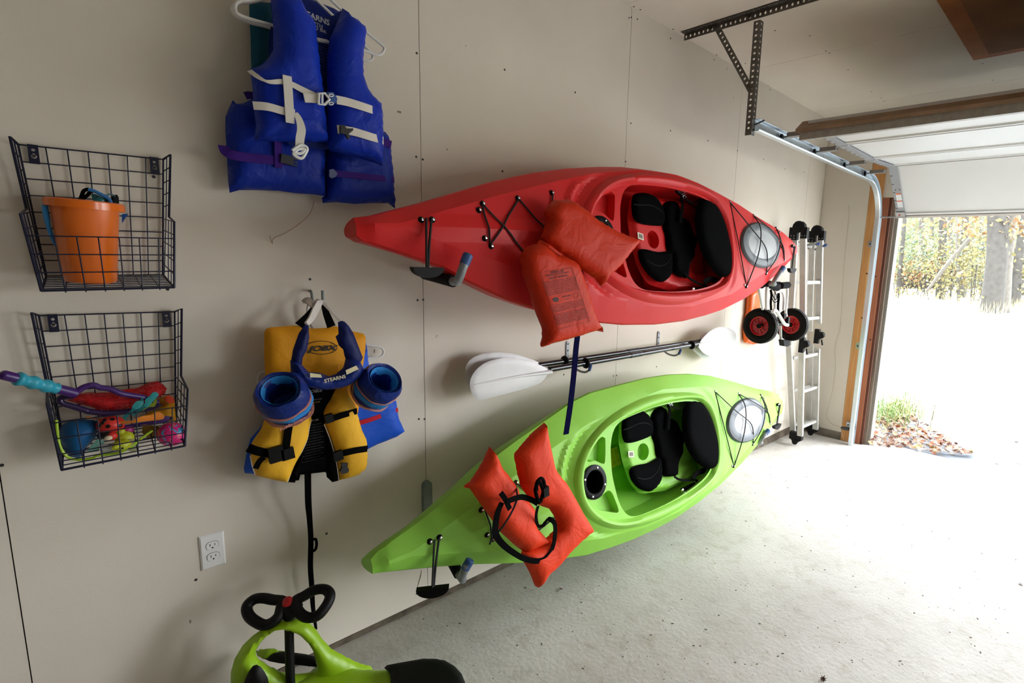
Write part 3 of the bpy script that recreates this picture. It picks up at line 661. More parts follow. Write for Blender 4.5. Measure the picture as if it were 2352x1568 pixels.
# paddles
CP = lambda L: crop(1040, 740, 3.459, L)
blade_m = M('white_paddle_blade', 'dcdcdb', .4, var=('d2d2d0', 8)); shaft_m = M('black_paddle_shaft', '17181b', .25, spec=.6); ferr = M('shaft_ferrule', '2c3036', .3)
def paddle(label, a, b, bl, br, x, rings, spine1, spine2):
    t = empty('kayak_paddle', P(*a, x=x), label, 'paddle', 'paddles on the wall hooks')
    pa, pb = P(*a, x=x), P(*b, x=x); mk('shaft', tube([pa, pb], .0135, 16), shaft_m, t)
    m = (pa + pb) / 2; d = unit(pb - pa); mk('shaft_joint', lathe(m - d * .05, d, [(.0138, 0), (.0152, .002), (.0152, .10), (.0138, .102)], 16), ferr, t)
    mk('release_button', ball(m + d * .02 + A(.014, 0, 0), .004, 8), chrome, t)
    for L_, sp in ((bl, spine1), (br, spine2)):
        o = puff('blade', CP(L_), blade_m, t, x=x, th=.006, R=.03, tb=.004, s=.014, k=4, smooth=50)
        s3 = [P(*q, x=x + .006) for q in CP(sp)]; mk('blade_rib', tube(cat(s3, 5), list(np.linspace(.012, .002, (len(s3) - 1) * 5 + 1)), 8), blade_m, o)
    for r_ in rings:
        c = pa + d * (r_ * np.linalg.norm(pb - pa)); mk('drip_ring', lathe(c - d * .007, d, [(.014, 0), (.026, .002), (.028, .007), (.026, .012), (.014, .014)], 20), black_plastic, t)
    return t
paddle('rear black paddle of the pair, tucked behind the other against the wall', (1238, 838), (1608, 783), [(97, 400), (110, 335), (155, 285), (235, 252), (340, 239), (480, 250), (600, 285), (700, 325), (745, 350), (735, 375), (600, 420), (400, 500), (250, 560), (150, 540), (110, 470)], [(1940, 160), (1960, 125), (1985, 95), (2040, 77), (2100, 90), (2120, 180), (2110, 260), (2060, 290), (1990, 285), (1945, 255), (1905, 215), (1920, 190)], .085, (.12,), [(740, 362), (600, 360), (350, 380)], [(1935, 190), (2000, 190), (2080, 180)])
paddle('front black paddle of the pair with white blades, below the red kayak', (1262, 848), (1606, 789), [(135, 490), (150, 430), (200, 362), (280, 312), (400, 284), (520, 285), (620, 308), (700, 342), (755, 366), (780, 382), (778, 405), (752, 414), (735, 440), (690, 482), (600, 520), (480, 552), (350, 586), (240, 613), (192, 612), (155, 572), (140, 530)], [(1952, 186), (1975, 140), (2030, 82), (2100, 43), (2175, 41), (2235, 70), (2251, 115), (2235, 170), (2190, 225), (2130, 262), (2060, 272), (2000, 250), (1965, 215)], .135, (.19, .93), [(782, 394), (640, 412), (450, 440), (170, 495)], [(1945, 180), (2000, 162), (2100, 135)])
def hook(label, px, pz0, pz1, tip, sh):
    y = P(px, pz0, x=0)[1]; z0 = P(px, pz0, x=0)[2]; z1 = P(px, pz1, x=0)[2]
    t = empty('wall_hook', (0, y, z1), label, 'hook', 'grey paddle hooks'); zz = np.linspace(0, PI, 6)
    L = [A(0, y + .010 * math.cos(a), z0 - .01 + .010 * math.sin(a)) for a in zz] + [A(0, y - .010 * math.cos(a), z1 + .01 - .010 * math.sin(a)) for a in zz]
    mk('hook_plate', prism(L, (.006, 0, 0)), tube_grey, t)
    for f in (.12, .4, .75): mk('plate_hole', lathe(A(.006, y, z0 + (z1 - z0) * f), (1, 0, 0), [(.005, 0), (.004, .0012), (0, .0012)], 10), dark_gap, t)
    zs = P(sh[0], sh[1], x=.11)[2]
    mk('hook_arm', tube(cat([A(.006, y, z1 + .01), A(.045, y, zs - .005), A(.085, y, zs - .024), A(.135, y, zs - .026), A(.165, y, zs - .010), A(.172, y, zs + .002)], 5), .0055, 8), tube_grey, t)
    mk('hook_tip', lathe(A(.166, y, zs - .012), unit(A(.012, 0, .03)), [(.008, 0), (.008, .03), (.006, .034), (0, .034)], 10), blue_cap, t)
hook('grey paddle hook behind the hanging navy strap', 1303, 783, 836, (1337, 842), (1330, 842)); hook('grey paddle hook right of the middle of the paddles', 1512, 760, 796, (1546, 806), (1538, 806))
# hook holding the ladder
t = empty('wall_hook', P(1850, 560, x=.0), 'grey double hook with blue tips behind the top of the ladder', 'hook')
for q0, q1 in (((1838, 565), (1880, 560)), ((1862, 578), (1896, 563))):
    a = P(*q0, x=.06); b = P(*q1, x=.30); mk('hook_arm', tube([P(q0[0] - 6, q0[1] - 12, x=.0), a, b], .009, 8), tube_grey, t)
    d = unit(b - a); mk('hook_tip', lathe(b - d * .03, d, [(.012, 0), (.012, .04), (0, .045)], 10), blue_cap, t)
# outlet
o = empty('wall_outlet', P(487, 1270, x=0), 'white duplex electrical outlet plate, left of the long black strap', 'outlet')
q = [P(*p, x=0) for p in ((453, 1231), (514, 1215), (521, 1294), (461, 1311))]; c = np.mean(q, 0); hy = .0335; hz = .0585
g = loft([[c + A(x, a * (hy - d), b * (hz - d)) for a, b in ((-1, -1), (1, -1), (1, 1), (-1, 1))] for x, d in ((0, 0), (.003, 0), (.0065, .0045))], True); k = len(g.v); g.f.append((k - 4, k - 3, k - 2, k - 1))
mk('cover_plate', g, white_plastic, o, 0)
for s in (1, -1):
    cc = c + A(.0065, 0, s * .0195); L = [cc + A(0, .0165 * math.copysign(abs(math.cos(a)) ** .6, math.cos(a)), .0135 * math.copysign(abs(math.sin(a)) ** .8, math.sin(a))) for a in np.linspace(0, 2 * PI, 24, endpoint=False)]
    mk('socket_gap', prism([cc + (p - cc) * 1.06 for p in L], (.0005, 0, 0)), M('socket_gap', '55524e', .8), o, 0)
    f = mk('socket_face', prism(L, (.002, 0, 0)), white_plastic, o, 0)
    for dy, h_ in ((-.0063, .004), (.0063, .0033)): mk('socket_slot', obox(cc + A(.0021, dy, .003), (.0003, 0, 0), (0, .001, 0), (0, 0, h_)), sw, f, 0)
    mk('socket_slot', lathe(cc + A(.0018, 0, -.007), (1, 0, 0), [(.0026, 0), (.0026, .0006), (0, .0006)], 10), sw, f, 0)
mk('screw_head', lathe(c + A(.0062, 0, 0), (1, 0, 0), [(.003, 0), (.0025, .0012), (0, .0012)], 10), white_plastic, o)
# red thread on the wall
p = cat([P(x, y, x=.003) for x, y in ((722, 462), (712, 490), (690, 512), (655, 535), (632, 545), (626, 552), (625, 559), (619, 540))], 5)
tag(mk('thread', tube(p, .0006, 4), M('red_thread', '8f3a2c', .8)), 'thin red thread hanging on the wall below the blue vests', 'thread')
# ------------------------------------------------------------------ life vests and what hangs with them
CV = lambda L: crop(480, 0, 3.135, L)
CB = lambda L: crop(540, 640, 3.2, L)
blue_n = fabric('royal_blue_nylon', '0c2ea6', .42, .55, spec=.2, wv=1500); blue_n2 = fabric('deep_blue_nylon', '0b2a96', .45, .6, spec=.2, wv=1500); blue_in = fabric('blue_lining', '0e2470', .6, .4)
teal_n = fabric('teal_lining', '0f4f66', .6, .4); purple_w = fabric('purple_webbing', '3b1a78', .7, .1); white_w = fabric('white_webbing', 'd8d2c8', .8, .1); hang_m = M('white_hanger_plastic', 'dcdad6', .4)
def strap(name, pts, x, wd, mat, par, th=.003, fr=CV, dx=0):
    n_ = len(pts); p = [P(*q, x=(x[i] if hasattr(x, '__len__') else x) + dx) for i, q in enumerate(fr(pts))]; k = 5
    c = cat(p, k); w_ = wd if not hasattr(wd, '__len__') else np.interp(np.linspace(0, 1, len(c)), np.linspace(0, 1, len(wd)), wd)
    return mk(name, ribbon(c, w_, th), mat, par, 40)
# two hangers
def hangr(label, pts, x, base, fr=CV, k=4, r=.0045):
    p = [P(*q, x=x) for q in fr(pts)]
    return tag(mk('clothes_hanger', tube(cat(p, k), r, 8), hang_m), label, 'hanger', 'white plastic hangers')
hangr('white plastic hanger holding up the front blue life vest', [(640, -120), (560, -50), (330, -2), (230, 8), (195, 30), (190, 70), (215, 105), (300, 138), (455, 182), (800, 288), (1110, 362), (1200, 392), (1240, 388), (1260, 362), (1252, 330), (1140, 235), (960, 75), (860, -20), (780, -90), (720, -140)], .14, 0)
hangr('white plastic hanger behind, with its end showing lower right of the front one', [(700, -130), (600, -60), (330, 12), (215, 25), (175, 45), (168, 80), (200, 120), (300, 165), (420, 195), (800, 300), (1100, 425), (1150, 438), (1178, 420), (1172, 385), (1115, 325), (890, 110), (765, -10), (720, -60)], .07, 0)
# rear vest, longer
t = empty('life_vest', P(700, 450, x=.04), 'royal blue life vest with purple straps, hanging longest behind the front one', 'life vest', 'blue life vests on hangers')
lp = puff('vest_panel', CV([(118, 840), (150, 765), (172, 720), (198, 748), (250, 742), (300, 715), (420, 690), (600, 660), (810, 700), (830, 1000), (838, 1412), (760, 1400), (620, 1390), (500, 1373), (330, 1368), (220, 1368), (148, 1388), (138, 1300), (128, 1100), (118, 950)]), blue_n2, t, x=.055, th=.045, R=.05, wr=.009, wf=11, tb=.02)
rp_ = puff('vest_panel', CV([(850, 900), (1100, 900), (1240, 950), (1268, 948), (1290, 990), (1308, 1100), (1325, 1270), (1333, 1380), (1340, 1502), (1290, 1462), (1180, 1462), (1050, 1468), (920, 1455), (820, 1462), (812, 1425), (835, 1410), (850, 1200)]), blue_n2, t, x=.055, th=.045, R=.05, wr=.009, wf=11, tb=.02)
puff('vest_lining', CV([(288, 40), (310, 8), (440, 20), (470, 200), (465, 400), (400, 500), (305, 500), (300, 300)]), teal_n, t, x=.045, th=.02, R=.04, wr=.005)
puff('vest_back_panel', CV([(420, 30), (600, -60), (900, 60), (1000, 120), (1000, 1380), (700, 1380), (420, 1300), (320, 700), (380, 400)]), blue_in, t, x=.03, th=.02, R=.04)
st = .012
s1 = strap('waist_strap', [(103, 1050), (120, 1090), (180, 1118), (330, 1140), (560, 1160)], [.085, .097, .105, .107, .108], .026, purple_w, t)
strap('waist_strap', [(868, 1245), (1000, 1258), (1200, 1280), (1332, 1292)], [.108, .108, .107, .09], .020, purple_w, t)
strap('strap_end', [(498, 1020), (498, 1120), (500, 1208)], .111, .02, purple_w, t)
bk = M('navy_buckle', '070a1c', .4); obj_ = mk('buckle', obox(P(*CV([(560, 1150)])[0], x=.114), (.006, 0, 0), (0, .017, -.002), (0, .002, .013)), bk, t, 0)
for dz in (-1, 0, 1): mk('buckle_prong', obox(P(*CV([(605, 1165 + dz * 22)])[0], x=.114), (.003, 0, 0), (0, .012, -.002), (0, 0, .0022)), bk, obj_, 0)
gb = M('grey_buckle', '3d4a78', .4); mk('buckle', prism([P(*q, x=.108) for q in CV([(860, 1222), (890, 1218), (905, 1235), (920, 1250), (905, 1275), (880, 1285), (860, 1270)])], (.008, 0, 0)), gb, t, 0)
strap('side_strap', [(262, 690), (290, 685), (320, 690)], .09, .02, purple_w, t); strap('side_strap', [(1245, 1020), (1280, 1030), (1312, 1042)], .10, .026, purple_w, t)
# front vest
XOFF = .028
t = empty('life_vest', P(720, 330, x=.1), 'shorter royal blue youth life vest with white straps, hanging in front', 'life vest', 'blue life vests on hangers')
puff('vest_back_panel', CV([(660, -20), (700, 75), (760, 110), (840, 122), (905, 108), (955, 70), (980, 100), (960, 700), (930, 1080), (600, 1060), (430, 900), (430, 300), (470, 0)]), blue_in, t, x=.095, th=.012, R=.04, wr=.003)
lp = puff('vest_panel', CV([(440, -40), (640, -40), (690, 70), (740, 140), (768, 190), (782, 330), (800, 500), (820, 640), (835, 780), (848, 940), (862, 1015), (830, 1022), (600, 1020), (400, 1016), (328, 1012), (338, 900), (320, 760), (312, 620), (300, 540), (292, 502), (330, 485), (375, 468), (430, 420), (462, 360), (462, 180)]), blue_n, t, x=.14, th=.05, R=.055, wr=.010, wf=9, tb=.03)
rp_ = puff('vest_panel', CV([(960, 58), (1010, 108), (1080, 158), (1132, 208), (1122, 320), (1105, 450), (1108, 550), (1135, 640), (1190, 705), (1232, 738), (1245, 800), (1247, 900), (1250, 1000), (1252, 1100), (1250, 1195), (1150, 1160), (1000, 1115), (870, 1085), (845, 1020), (848, 800), (850, 400), (868, 280), (902, 205), (938, 125)]), blue_n, t, x=.14, th=.05, R=.055, wr=.010, wf=9, tb=.03)
strap('chest_strap', [(293, 510), (340, 545), (390, 575), (440, 590), (530, 588), (590, 605), (660, 640), (730, 675), (800, 705)], [.165, .185, .195, .2, .2, .2, .2, .2, .2], [.014, .012, .006, .012, .014, .016, .018, .018], white_w, t)
strap('waist_strap', [(318, 760), (420, 768), (540, 800), (620, 815)], [.185, .197, .2, .2], .021, white_w, t)
strap('strap_loop', [(562, 545), (570, 650), (578, 780), (585, 886)], .205, .023, white_w, t)
strap('strap_end', [(620, 815), (648, 860), (665, 930), (655, 1000), (652, 1060)], [.203, .208, .212, .213, .213], [.014, .018, .023, .023, .022], white_w, t)
g = tube(cat([P(*q, x=.216) for q in CV([(600, 1085), (660, 1045), (705, 1062), (700, 1095), (665, 1140), (610, 1110), (640, 1075), (690, 1075), (660, 1105), (620, 1100)])], 4), .0045, 6); mk('slider_buckle', g, white_plastic, t)
strap('strap_keeper', [(685, 705), (740, 708), (792, 712)], .206, .024, white_w, t)
g = tube([P(*q, x=.214) for q in CV([(790, 672), (835, 672), (868, 715), (835, 752), (790, 750)])], .004, 6, True); tube([P(*q, x=.214) for q in CV([(815, 672), (815, 750)])], .003, 6, g=g); bkl = mk('white_buckle', g, white_plastic, t)
navyp = M('blue_buckle', '2a4f96', .35)
mk('blue_buckle', prism([P(*q, x=.206) for q in CV([(840, 668), (885, 668), (905, 695), (917, 718), (905, 742), (885, 760), (845, 755), (875, 715)])], (.01, 0, 0)), navyp, t, 0)
for z_ in (686, 745): mk('buckle_eye', tube([P(880 / 3.135 + 480 + 5 * math.cos(a), z_ / 3.135 + 3 * math.sin(a), x=.218) for a in np.linspace(0, 2 * PI, 12, endpoint=False)], .0016, 5, True), white_plastic, t)
strap('chest_strap', [(917, 718), (1000, 735), (1120, 772), (1246, 815)], [.206, .204, .2, .17], .024, white_w, t)
strap('waist_strap', [(925, 930), (1040, 948), (1150, 980), (1254, 1012)], [.206, .204, .2, .17], .024, white_w, t)
mk('black_buckle', prism([P(*q, x=.21) for q in CV([(940, 905), (965, 900), (985, 930), (1030, 925), (1032, 940), (1000, 965), (1012, 1000), (995, 1003), (975, 968), (940, 962)])], (.008, 0, 0)), M('dark_buckle', '06070d', .4), t, 0)
# print inside the collar
bp = M('printed_grey_white', 'b9bec8', .6); cx = P(*CV([(868, 178)])[0], x=.111); rr = unit(A(0, 1, -.07)); uu = unit(A(0, .07, 1))
def vt(body, px, py, size, **kw):
    text(body, P(*CV([(px, py)])[0], x=.1095), rr, uu, size, bp, t, align='RIGHT', **kw)
vt('STEARNS', 868, 168, .022, bold=.03); vt('YOUTH', 820, 195, .015); vt('50-90 lbs.', 850, 232, .016, bold=.01)
bp2 = M('printed_small', '5a6796', .6); bp, keep = bp2, bp
for i in range(16): vt('persons weighing fastened' if i % 2 else 'of approved wearer in use', 850, 330 + i * 22, .0055)
mk('rolled_seam', tube([P(*q, x=.112) for q in CV([(780, 285), (852, 300)])], .006, 8), hang_m, t)

XOFF = 0.0
# ---- yellow vest group on the double hook
yel = fabric('yellow_nylon', 'e0981a', .6, .35, spec=.2); yel2 = fabric('yellow_nylon_bright', 'e8b02c', .6, .3, spec=.2); blk = fabric('black_lining', '040405', .8, .25, spec=.06)
hk = empty('wall_hook', P(716, 690, x=0), 'grey double wire hook above the yellow life vest', 'hook')
gm = M('grey_vinyl_wire', '6d7472', .5)
mk('hook_wire', tube(cat([P(711, 668, x=.0), P(714, 668, x=.03), P(716, 676, x=.05), P(718, 690, x=.055), P(724, 699, x=.075), P(736, 699, x=.10), P(741, 692, x=.105), P(741, 680, x=.105), P(741, 667, x=.105)], 4), .0045, 8), gm, hk)
mk('hook_wire', tube([P(711, 668, x=.0), P(713, 668, x=.02)], .0045, 8), gm, hk)
# blue and red vest at the back, on a hanger
hangr('white plastic hanger sticking out either side of the yellow life vest', [(560, 180), (538, 200), (535, 250), (548, 320), (575, 370), (560, 420), (400, 560), (230, 675), (190, 690), (168, 720), (170, 755), (200, 775), (400, 740), (700, 640), (990, 582), (1060, 578), (1090, 548), (1082, 512), (1040, 495), (965, 484), (800, 440), (600, 390), (570, 360)], .03, 0, CB)
t = empty('life_vest', P(740, 1050, x=.03), 'bright blue life vest with a red strap, mostly hidden behind the yellow one', 'life vest')
blu3 = fabric('bright_blue_nylon', '1f55c8', .5, .4)
puff('vest_body', CB([(240, 1020), (180, 1100), (112, 1175), (82, 1290), (64, 1395), (72, 1428), (180, 1440), (400, 1380), (700, 1340), (900, 1290), (975, 1252), (1050, 1215), (1110, 1192), (1190, 1160), (1247, 1122), (1235, 1095), (1205, 1030), (1195, 980), (1185, 900), (1100, 800), (1000, 700), (978, 600), (972, 520), (960, 468), (900, 520), (400, 560)]), blu3, t, x=.045, th=.028, R=.05, wr=.004, tb=.02)
strap('red_strap', [(905, 1060), (980, 1040), (1090, 1000), (1196, 962)], [.073, .074, .072, .062], .017, fabric('red_webbing', 'b81f2e', .7, .1), t, fr=CB)
# yellow vest
XOFF = .024
t = empty('life_vest', P(700, 1100, x=.07), 'yellow child life vest with black straps, hanging from the grey wire hook', 'life vest')
puff('vest_back_panel', CB([(214, 395), (228, 368), (262, 356), (350, 350), (440, 342), (560, 366), (650, 362), (740, 348), (860, 384), (945, 404), (960, 430), (958, 520), (940, 640), (935, 800), (900, 1000), (300, 1050), (225, 900), (222, 700), (213, 560)]), yel, t, x=.075, th=.025, R=.05, wr=.004, tb=.015)
puff('black_lining', CB([(480, 790), (760, 790), (700, 900), (700, 1000), (790, 1300), (780, 1440), (730, 1470), (660, 1420), (480, 1440), (470, 1480), (400, 1490), (420, 1300), (540, 1080), (500, 900)]), blk, t, x=.105, th=.01, R=.03)
puff('vest_panel', CB([(192, 1100), (215, 1040), (232, 1000), (300, 920), (430, 880), (545, 900), (562, 1030), (548, 1080), (530, 1180), (490, 1270), (440, 1350), (386, 1494), (320, 1485), (250, 1470), (150, 1445), (120, 1330), (105, 1240), (130, 1190)]), yel2, t, x=.115, th=.045, R=.05, wr=.006, tb=.02)
puff('vest_panel', CB([(740, 808), (790, 800), (830, 790), (832, 850), (860, 890), (888, 935), (900, 1000), (932, 1110), (965, 1180), (972, 1290), (958, 1392), (900, 1435), (830, 1465), (762, 1480), (750, 1400), (735, 1300), (700, 1180), (655, 1070), (650, 980), (672, 930), (700, 890)]), yel2, t, x=.115, th=.045, R=.05, wr=.006, tb=.02)
pipe = M('white_piping', 'd8d2c4', .6)
for L_ in ([(112, 1300), (125, 1370), (148, 1440)], [(560, 1035), (545, 1090), (528, 1180), (488, 1272), (438, 1355), (386, 1490)], [(655, 1070), (700, 1185), (735, 1310), (752, 1400), (762, 1478)]):
    mk('piping', tube(cat([P(*q, x=.122) for q in CB(L_)], 4), .0018, 6), pipe, t)
puff('black_edge', CB([(560, 1035), (545, 1090), (528, 1180), (488, 1272), (438, 1355), (386, 1494), (440, 1498), (462, 1440), (500, 1300), (560, 1150)]), blk, t, x=.11, th=.02, R=.02)
puff('black_edge', CB([(655, 1070), (700, 1185), (735, 1310), (752, 1400), (762, 1482), (715, 1495), (672, 1455), (665, 1380), (668, 1300), (640, 1150)]), blk, t, x=.11, th=.02, R=.02)
for L_, w0 in (([(640, 1042), (700, 1030), (800, 998), (895, 972)], .021), ([(730, 1290), (800, 1280), (880, 1262), (972, 1248)], .022), ([(95, 1240), (150, 1262), (230, 1280), (320, 1298)], .026)):
    s_ = strap('strap', L_, [.155, .165, .165, .15], w0, black_web, t, fr=CB)
strap('strap', [(400, 1060), (385, 1150), (372, 1250)], .168, .022, black_web, t, fr=CB)
strap('strap_end', [(215, 1310), (180, 1340), (150, 1395)], .17, .016, black_web, t, fr=CB)
for a, b, hy, hz in ((300, 1290, .020, .024), (385, 1285, .018, .018), (690, 1025, .012, .014), (755, 1300, .015, .016)):
    mk('buckle', obox(P(*CB([(a, b)])[0], x=.174), (.007, 0, 0), (0, hy, .002), (0, -.002, hz)), black_plastic, t, 0)
mk('buckle', prism([P(*q, x=.172) for q in CB([(770, 1350), (825, 1350), (818, 1375), (832, 1400), (820, 1420), (780, 1430), (765, 1410), (780, 1380)])], (.009, 0, 0)), M('buckle_grey', '0c0c0e', .45), t, 0)
ink = M('black_print', '121014', .6); rr, uu = unit(A(0, 1, -.16)), unit(A(0, .16, 1)); lc = P(*CB([(630, 505)])[0], x=.1025)
text('JOBX', P(*CB([(738, 508)])[0], x=.1035), unit(A(0, 1, -.04)), unit(A(0, .04, 1)), .024, ink, t, align='RIGHT', bold=.035, shear=.3, sx=1.5)
el = [P(*CB([(635 + 115 * math.cos(a), 506 + 48 * math.sin(a))])[0], x=.103) for a in np.linspace(0, 2 * PI, 40, endpoint=False)]
mk('logo_ring', tube(el, .0011, 5, True), ink, t)
wp = M('dim_white_print', '8d8d92', .7)
text('JOBX', P(*CB([(638, 822)])[0], x=.1165), unit(A(0, 1, -.06)), (0, 0, 1), .013, wp, t, align='RIGHT', bold=.03, shear=.3, sx=1.4)
for s_, x_, y_, z_ in (('U.S. COAST GUARD', 590, 888, .0045), ('APPROVED', 590, 908, .006), ('50-90 LBS', 575, 1040, .008)): text(s_, P(*CB([(x_, y_)])[0], x=.1165), (0, 1, 0), (0, 0, 1), z_, wp if 'AP' not in s_ else M('gold_print', 'a07a2a', .6), t)
for i in range(14): text('person weight chest read before use and keep' if i % 2 else 'do not alter this device or sit on it', P(*CB([(572, 1072 + i * 20)])[0], x=.1165), (0, 1, 0), (0, 0, 1), .0036, M('faint_print', '4a4a50', .7), t)
for L_, w0 in (([(572, 205), (530, 270), (470, 345)], [.006, .016, .030]), ([(645, 190), (672, 260), (708, 352)], [.010, .022, .028])):
    strap('hang_loop', L_, [.09, .085, .085], w0, black_web, t, fr=CB)
# long black strap
s_ = mk('hanging_strap', ribbon(cat([P(x, y, x=d) for x, y, d in ((707, 1085, .12), (708, 1150, .10), (711, 1190, .07), (714, 1240, .05), (713, 1300, .045), (716, 1345, .04), (719, 1395, .03), (726, 1445, .02))], 5), [.020, .020, .017, .017, .017, .015, .008], .003), black_web, t)
mk('strap_knot', tube(cat([P(x, y, x=.06) for x, y in ((716, 1240), (725, 1238), (727, 1250), (724, 1262), (715, 1266))], 4), .005, 6), black_web, s_)
XOFF = .032
# ---- arm float set
nav = fabric('navy_nylon', '152a72', .38, .6, spec=.2, wrs=22); nav2 = fabric('dark_navy_nylon', '131c52', .5, .5); skyb = fabric('sky_blue_nylon', '2f7fc4', .45, .4, wrs=22); pink = M('salmon_piping', 'c98272', .6)
t = empty('arm_float_set', P(740, 880, x=.2), 'navy child swim vest with two stuffed arm floats, hung over the yellow vest', 'swim vest')
puff('chest_strap', CB([(515, 335), (540, 345), (546, 430), (530, 520), (497, 580), (492, 625), (450, 660), (410, 610), (425, 520), (468, 400)]), nav2, t, x=.19, th=.018, R=.03, wr=.004)
puff('chest_strap', CB([(756, 318), (785, 308), (805, 315), (835, 345), (870, 400), (905, 490), (940, 580), (905, 650), (830, 640), (802, 560), (795, 520), (762, 490), (738, 425), (760, 405)]), nav2, t, x=.19, th=.018, R=.03, wr=.004)
puff('chest_float', CB([(405, 600), (450, 590), (495, 635), (540, 685), (620, 690), (690, 715), (740, 700), (800, 650), (810, 590), (860, 570), (915, 590), (948, 668), (905, 735), (850, 775), (770, 808), (680, 815), (600, 815), (530, 790), (460, 745), (410, 690)]), nav, t, x=.19, th=.04, R=.04, wr=.006)
cream = M('cream_print', 'cfc49a', .6)
mk('printed_band', G().add([P(*q, x=.234) for q in CB([(550, 692), (630, 702), (640, 726), (552, 724)])], [(0, 1, 2, 3)]), cream, t, 0)
mk('printed_band', G().add([P(*q, x=.234) for q in CB([(812, 672), (890, 638), (908, 664), (820, 705)])], [(0, 1, 2, 3)]), cream, t, 0)
text('STEARNS', P(*CB([(735, 735)])[0], x=.236), unit(A(0, 1, .12)), unit(A(0, -.12, 1)), .016, cream, t, bold=.02)
def armf(name, O, E, r0, r1, lab, lcol, tx, rev=1):
    O = A(*O); E = A(*E); d = unit(E - O); L = np.linalg.norm(E - O); R = lambda f: r0 + (r1 - r0) * f
    prof = [(r0 * .55, L * .75), (r0 * .56, .03), (r0 * .66, .006), (r0 * .85, -.004), (R(.1), .012), (R(.2) + .003, L * .25), (R(.5) + .003, L * .5), (R(.8), L * .8), (R(1) * .93, L * .97), (R(1) * .8, L * 1.02), (0, L * .98)]
    g = lathe(O, d, prof, 40); V = [A(*v) for v in g.v]
    g.v = [tuple(v + unit(v - O - d * ((v - O) @ d)) * noise.noise(Vector(v * 26)) * .007 if np.linalg.norm(v - O - d * ((v - O) @ d)) > 1e-4 else v) for v in V]
    o = mk('arm_float', g, nav, t, 60)
    def band(f0, f1, mat, nm, e=.0025):
        gg = lathe(O, d, [(R(f0), L * f0), (R(f0) + e + .003, L * f0 + .001), (R(f1) + e + .003, L * f1 - .001), (R(f1), L * f1)], 40, cap=False)
        V = [A(*v) for v in gg.v]; gg.v = [tuple(v + unit(v - O - d * ((v - O) @ d)) * noise.noise(Vector(v * 26)) * .007) for v in V]; mk(nm, gg, mat, o, 40)
    band(.40, .46, pink, 'piping', .003); band(.48, .66, skyb, 'blue_stripe'); band(.86, .90, pink, 'piping', .0035)
    gg = lathe(O, d, [(r0 * .57, .035), (r0 * .60, .014), (r0 * .66, .003), (r0 * .69, .001)], 40, cap=False); mk('blue_trim', gg, skyb, o, 60)
    return o
O1 = P(*CB([(325, 815)])[0], x=.245); E1 = P(*CB([(395, 955)])[0], x=.165)
armf('a', O1, E1, .070, .066, '', 0, 'Puddle Jumper')
O2 = P(*CB([(1100, 735)])[0], x=.245); E2 = P(*CB([(985, 865)])[0], x=.16)
armf('b', O2, E2, .070, .062, '', 0, 'STEARNS')
text('Puddle Jumper', P(*CB([(430, 1062)])[0], x=.235), unit(A(0, 1, .38)), unit(A(.3, -.38, 1)), .0135, pink, t, bold=.02)
text('STEARNS', P(*CB([(1030, 962)])[0], x=.235), unit(A(0, 1, -.22)), unit(A(.2, .22, 1)), .010, M('dim_print', '5a6296', .6), t)
wcl = fabric('white_cotton_strap', 'd9d2cb', .85, .4)
strap('tie_strap', [(500, 165), (535, 160), (570, 190), (620, 165), (590, 230), (560, 290), (525, 332)], [.09, .11, .13, .14, .15, .17, .19], [.010, .022, .018, .018, .020, .017, .012], wcl, t, th=.008, fr=CB)
strap('tie_strap', [(640, 160), (660, 190), (710, 250), (772, 312)], [.12, .13, .16, .19], [.016, .010, .004, .005], wcl, t, fr=CB)

XOFF = .03
# ---- orange vests on the kayaks
org_n = fabric('orange_nylon', 'c42c08', .5, .45, spec=.2); org_n2 = fabric('orange_red_nylon', 'de3c16', .55, .45, spec=.2); navw = fabric('navy_webbing', '020230', .8, .1, spec=.04)
CO = lambda L: crop(1180, 440, 4.357, L)
t = empty('life_vest', P(1300, 700, x=.47), 'orange life vest with two stuffed lobes and a long navy strap, on the red kayak', 'life vest')
def plane(px, py, x): return P(px, py, x=x)
n1 = unit(A(1, -.10, .10))
o1 = puff('vest_lobe', CO([(300, 210), (340, 140), (400, 80), (470, 85), (540, 72), (700, 180), (800, 270), (1000, 385), (1180, 455), (1272, 492), (1210, 545), (1130, 640), (1040, 760), (920, 870), (892, 930), (882, 960), (862, 945), (830, 880), (720, 810), (620, 740), (540, 680), (400, 610), (262, 470), (300, 370), (330, 300)]), org_n, t, pt=P(1340, 560, x=.475), n=n1, th=.05, R=.045, wr=.004, wf=14, tb=.03)
o2 = puff('vest_lobe', CO([(60, 640), (120, 560), (200, 525), (270, 522), (330, 560), (380, 610), (520, 650), (600, 690), (640, 770), (690, 900), (740, 1060), (780, 1200), (815, 1290), (900, 1392), (895, 1405), (820, 1390), (700, 1430), (500, 1490), (340, 1530), (290, 1555), (268, 1550), (290, 1470), (288, 1370), (230, 1230), (150, 1000), (90, 820)]), org_n, t, pt=P(1280, 690, x=.50), n=unit(A(1, -.05, .02)), th=.05, R=.045, wr=.004, wf=14, tb=.03)
puff('vest_collar', CO([(260, 480), (330, 500), (540, 650), (600, 720), (400, 680), (300, 600), (230, 520)]), org_n, t, pt=P(1280, 570, x=.46), th=.03, R=.03)
nn = unit(A(1, -.05, .02)); pt = P(1280, 690, x=.50) + nn * .0525
def PO(a, b): return PL(*CO([(a, b)])[0], pt, nn)
pr = M('dark_print_on_orange', '3a130c', .7); c4 = [PO(268, 808), (PO(580, 758)), PO(762, 1298), PO(442, 1378)]
mk('label_border', tube(c4, .0008, 4, True), pr, o2)
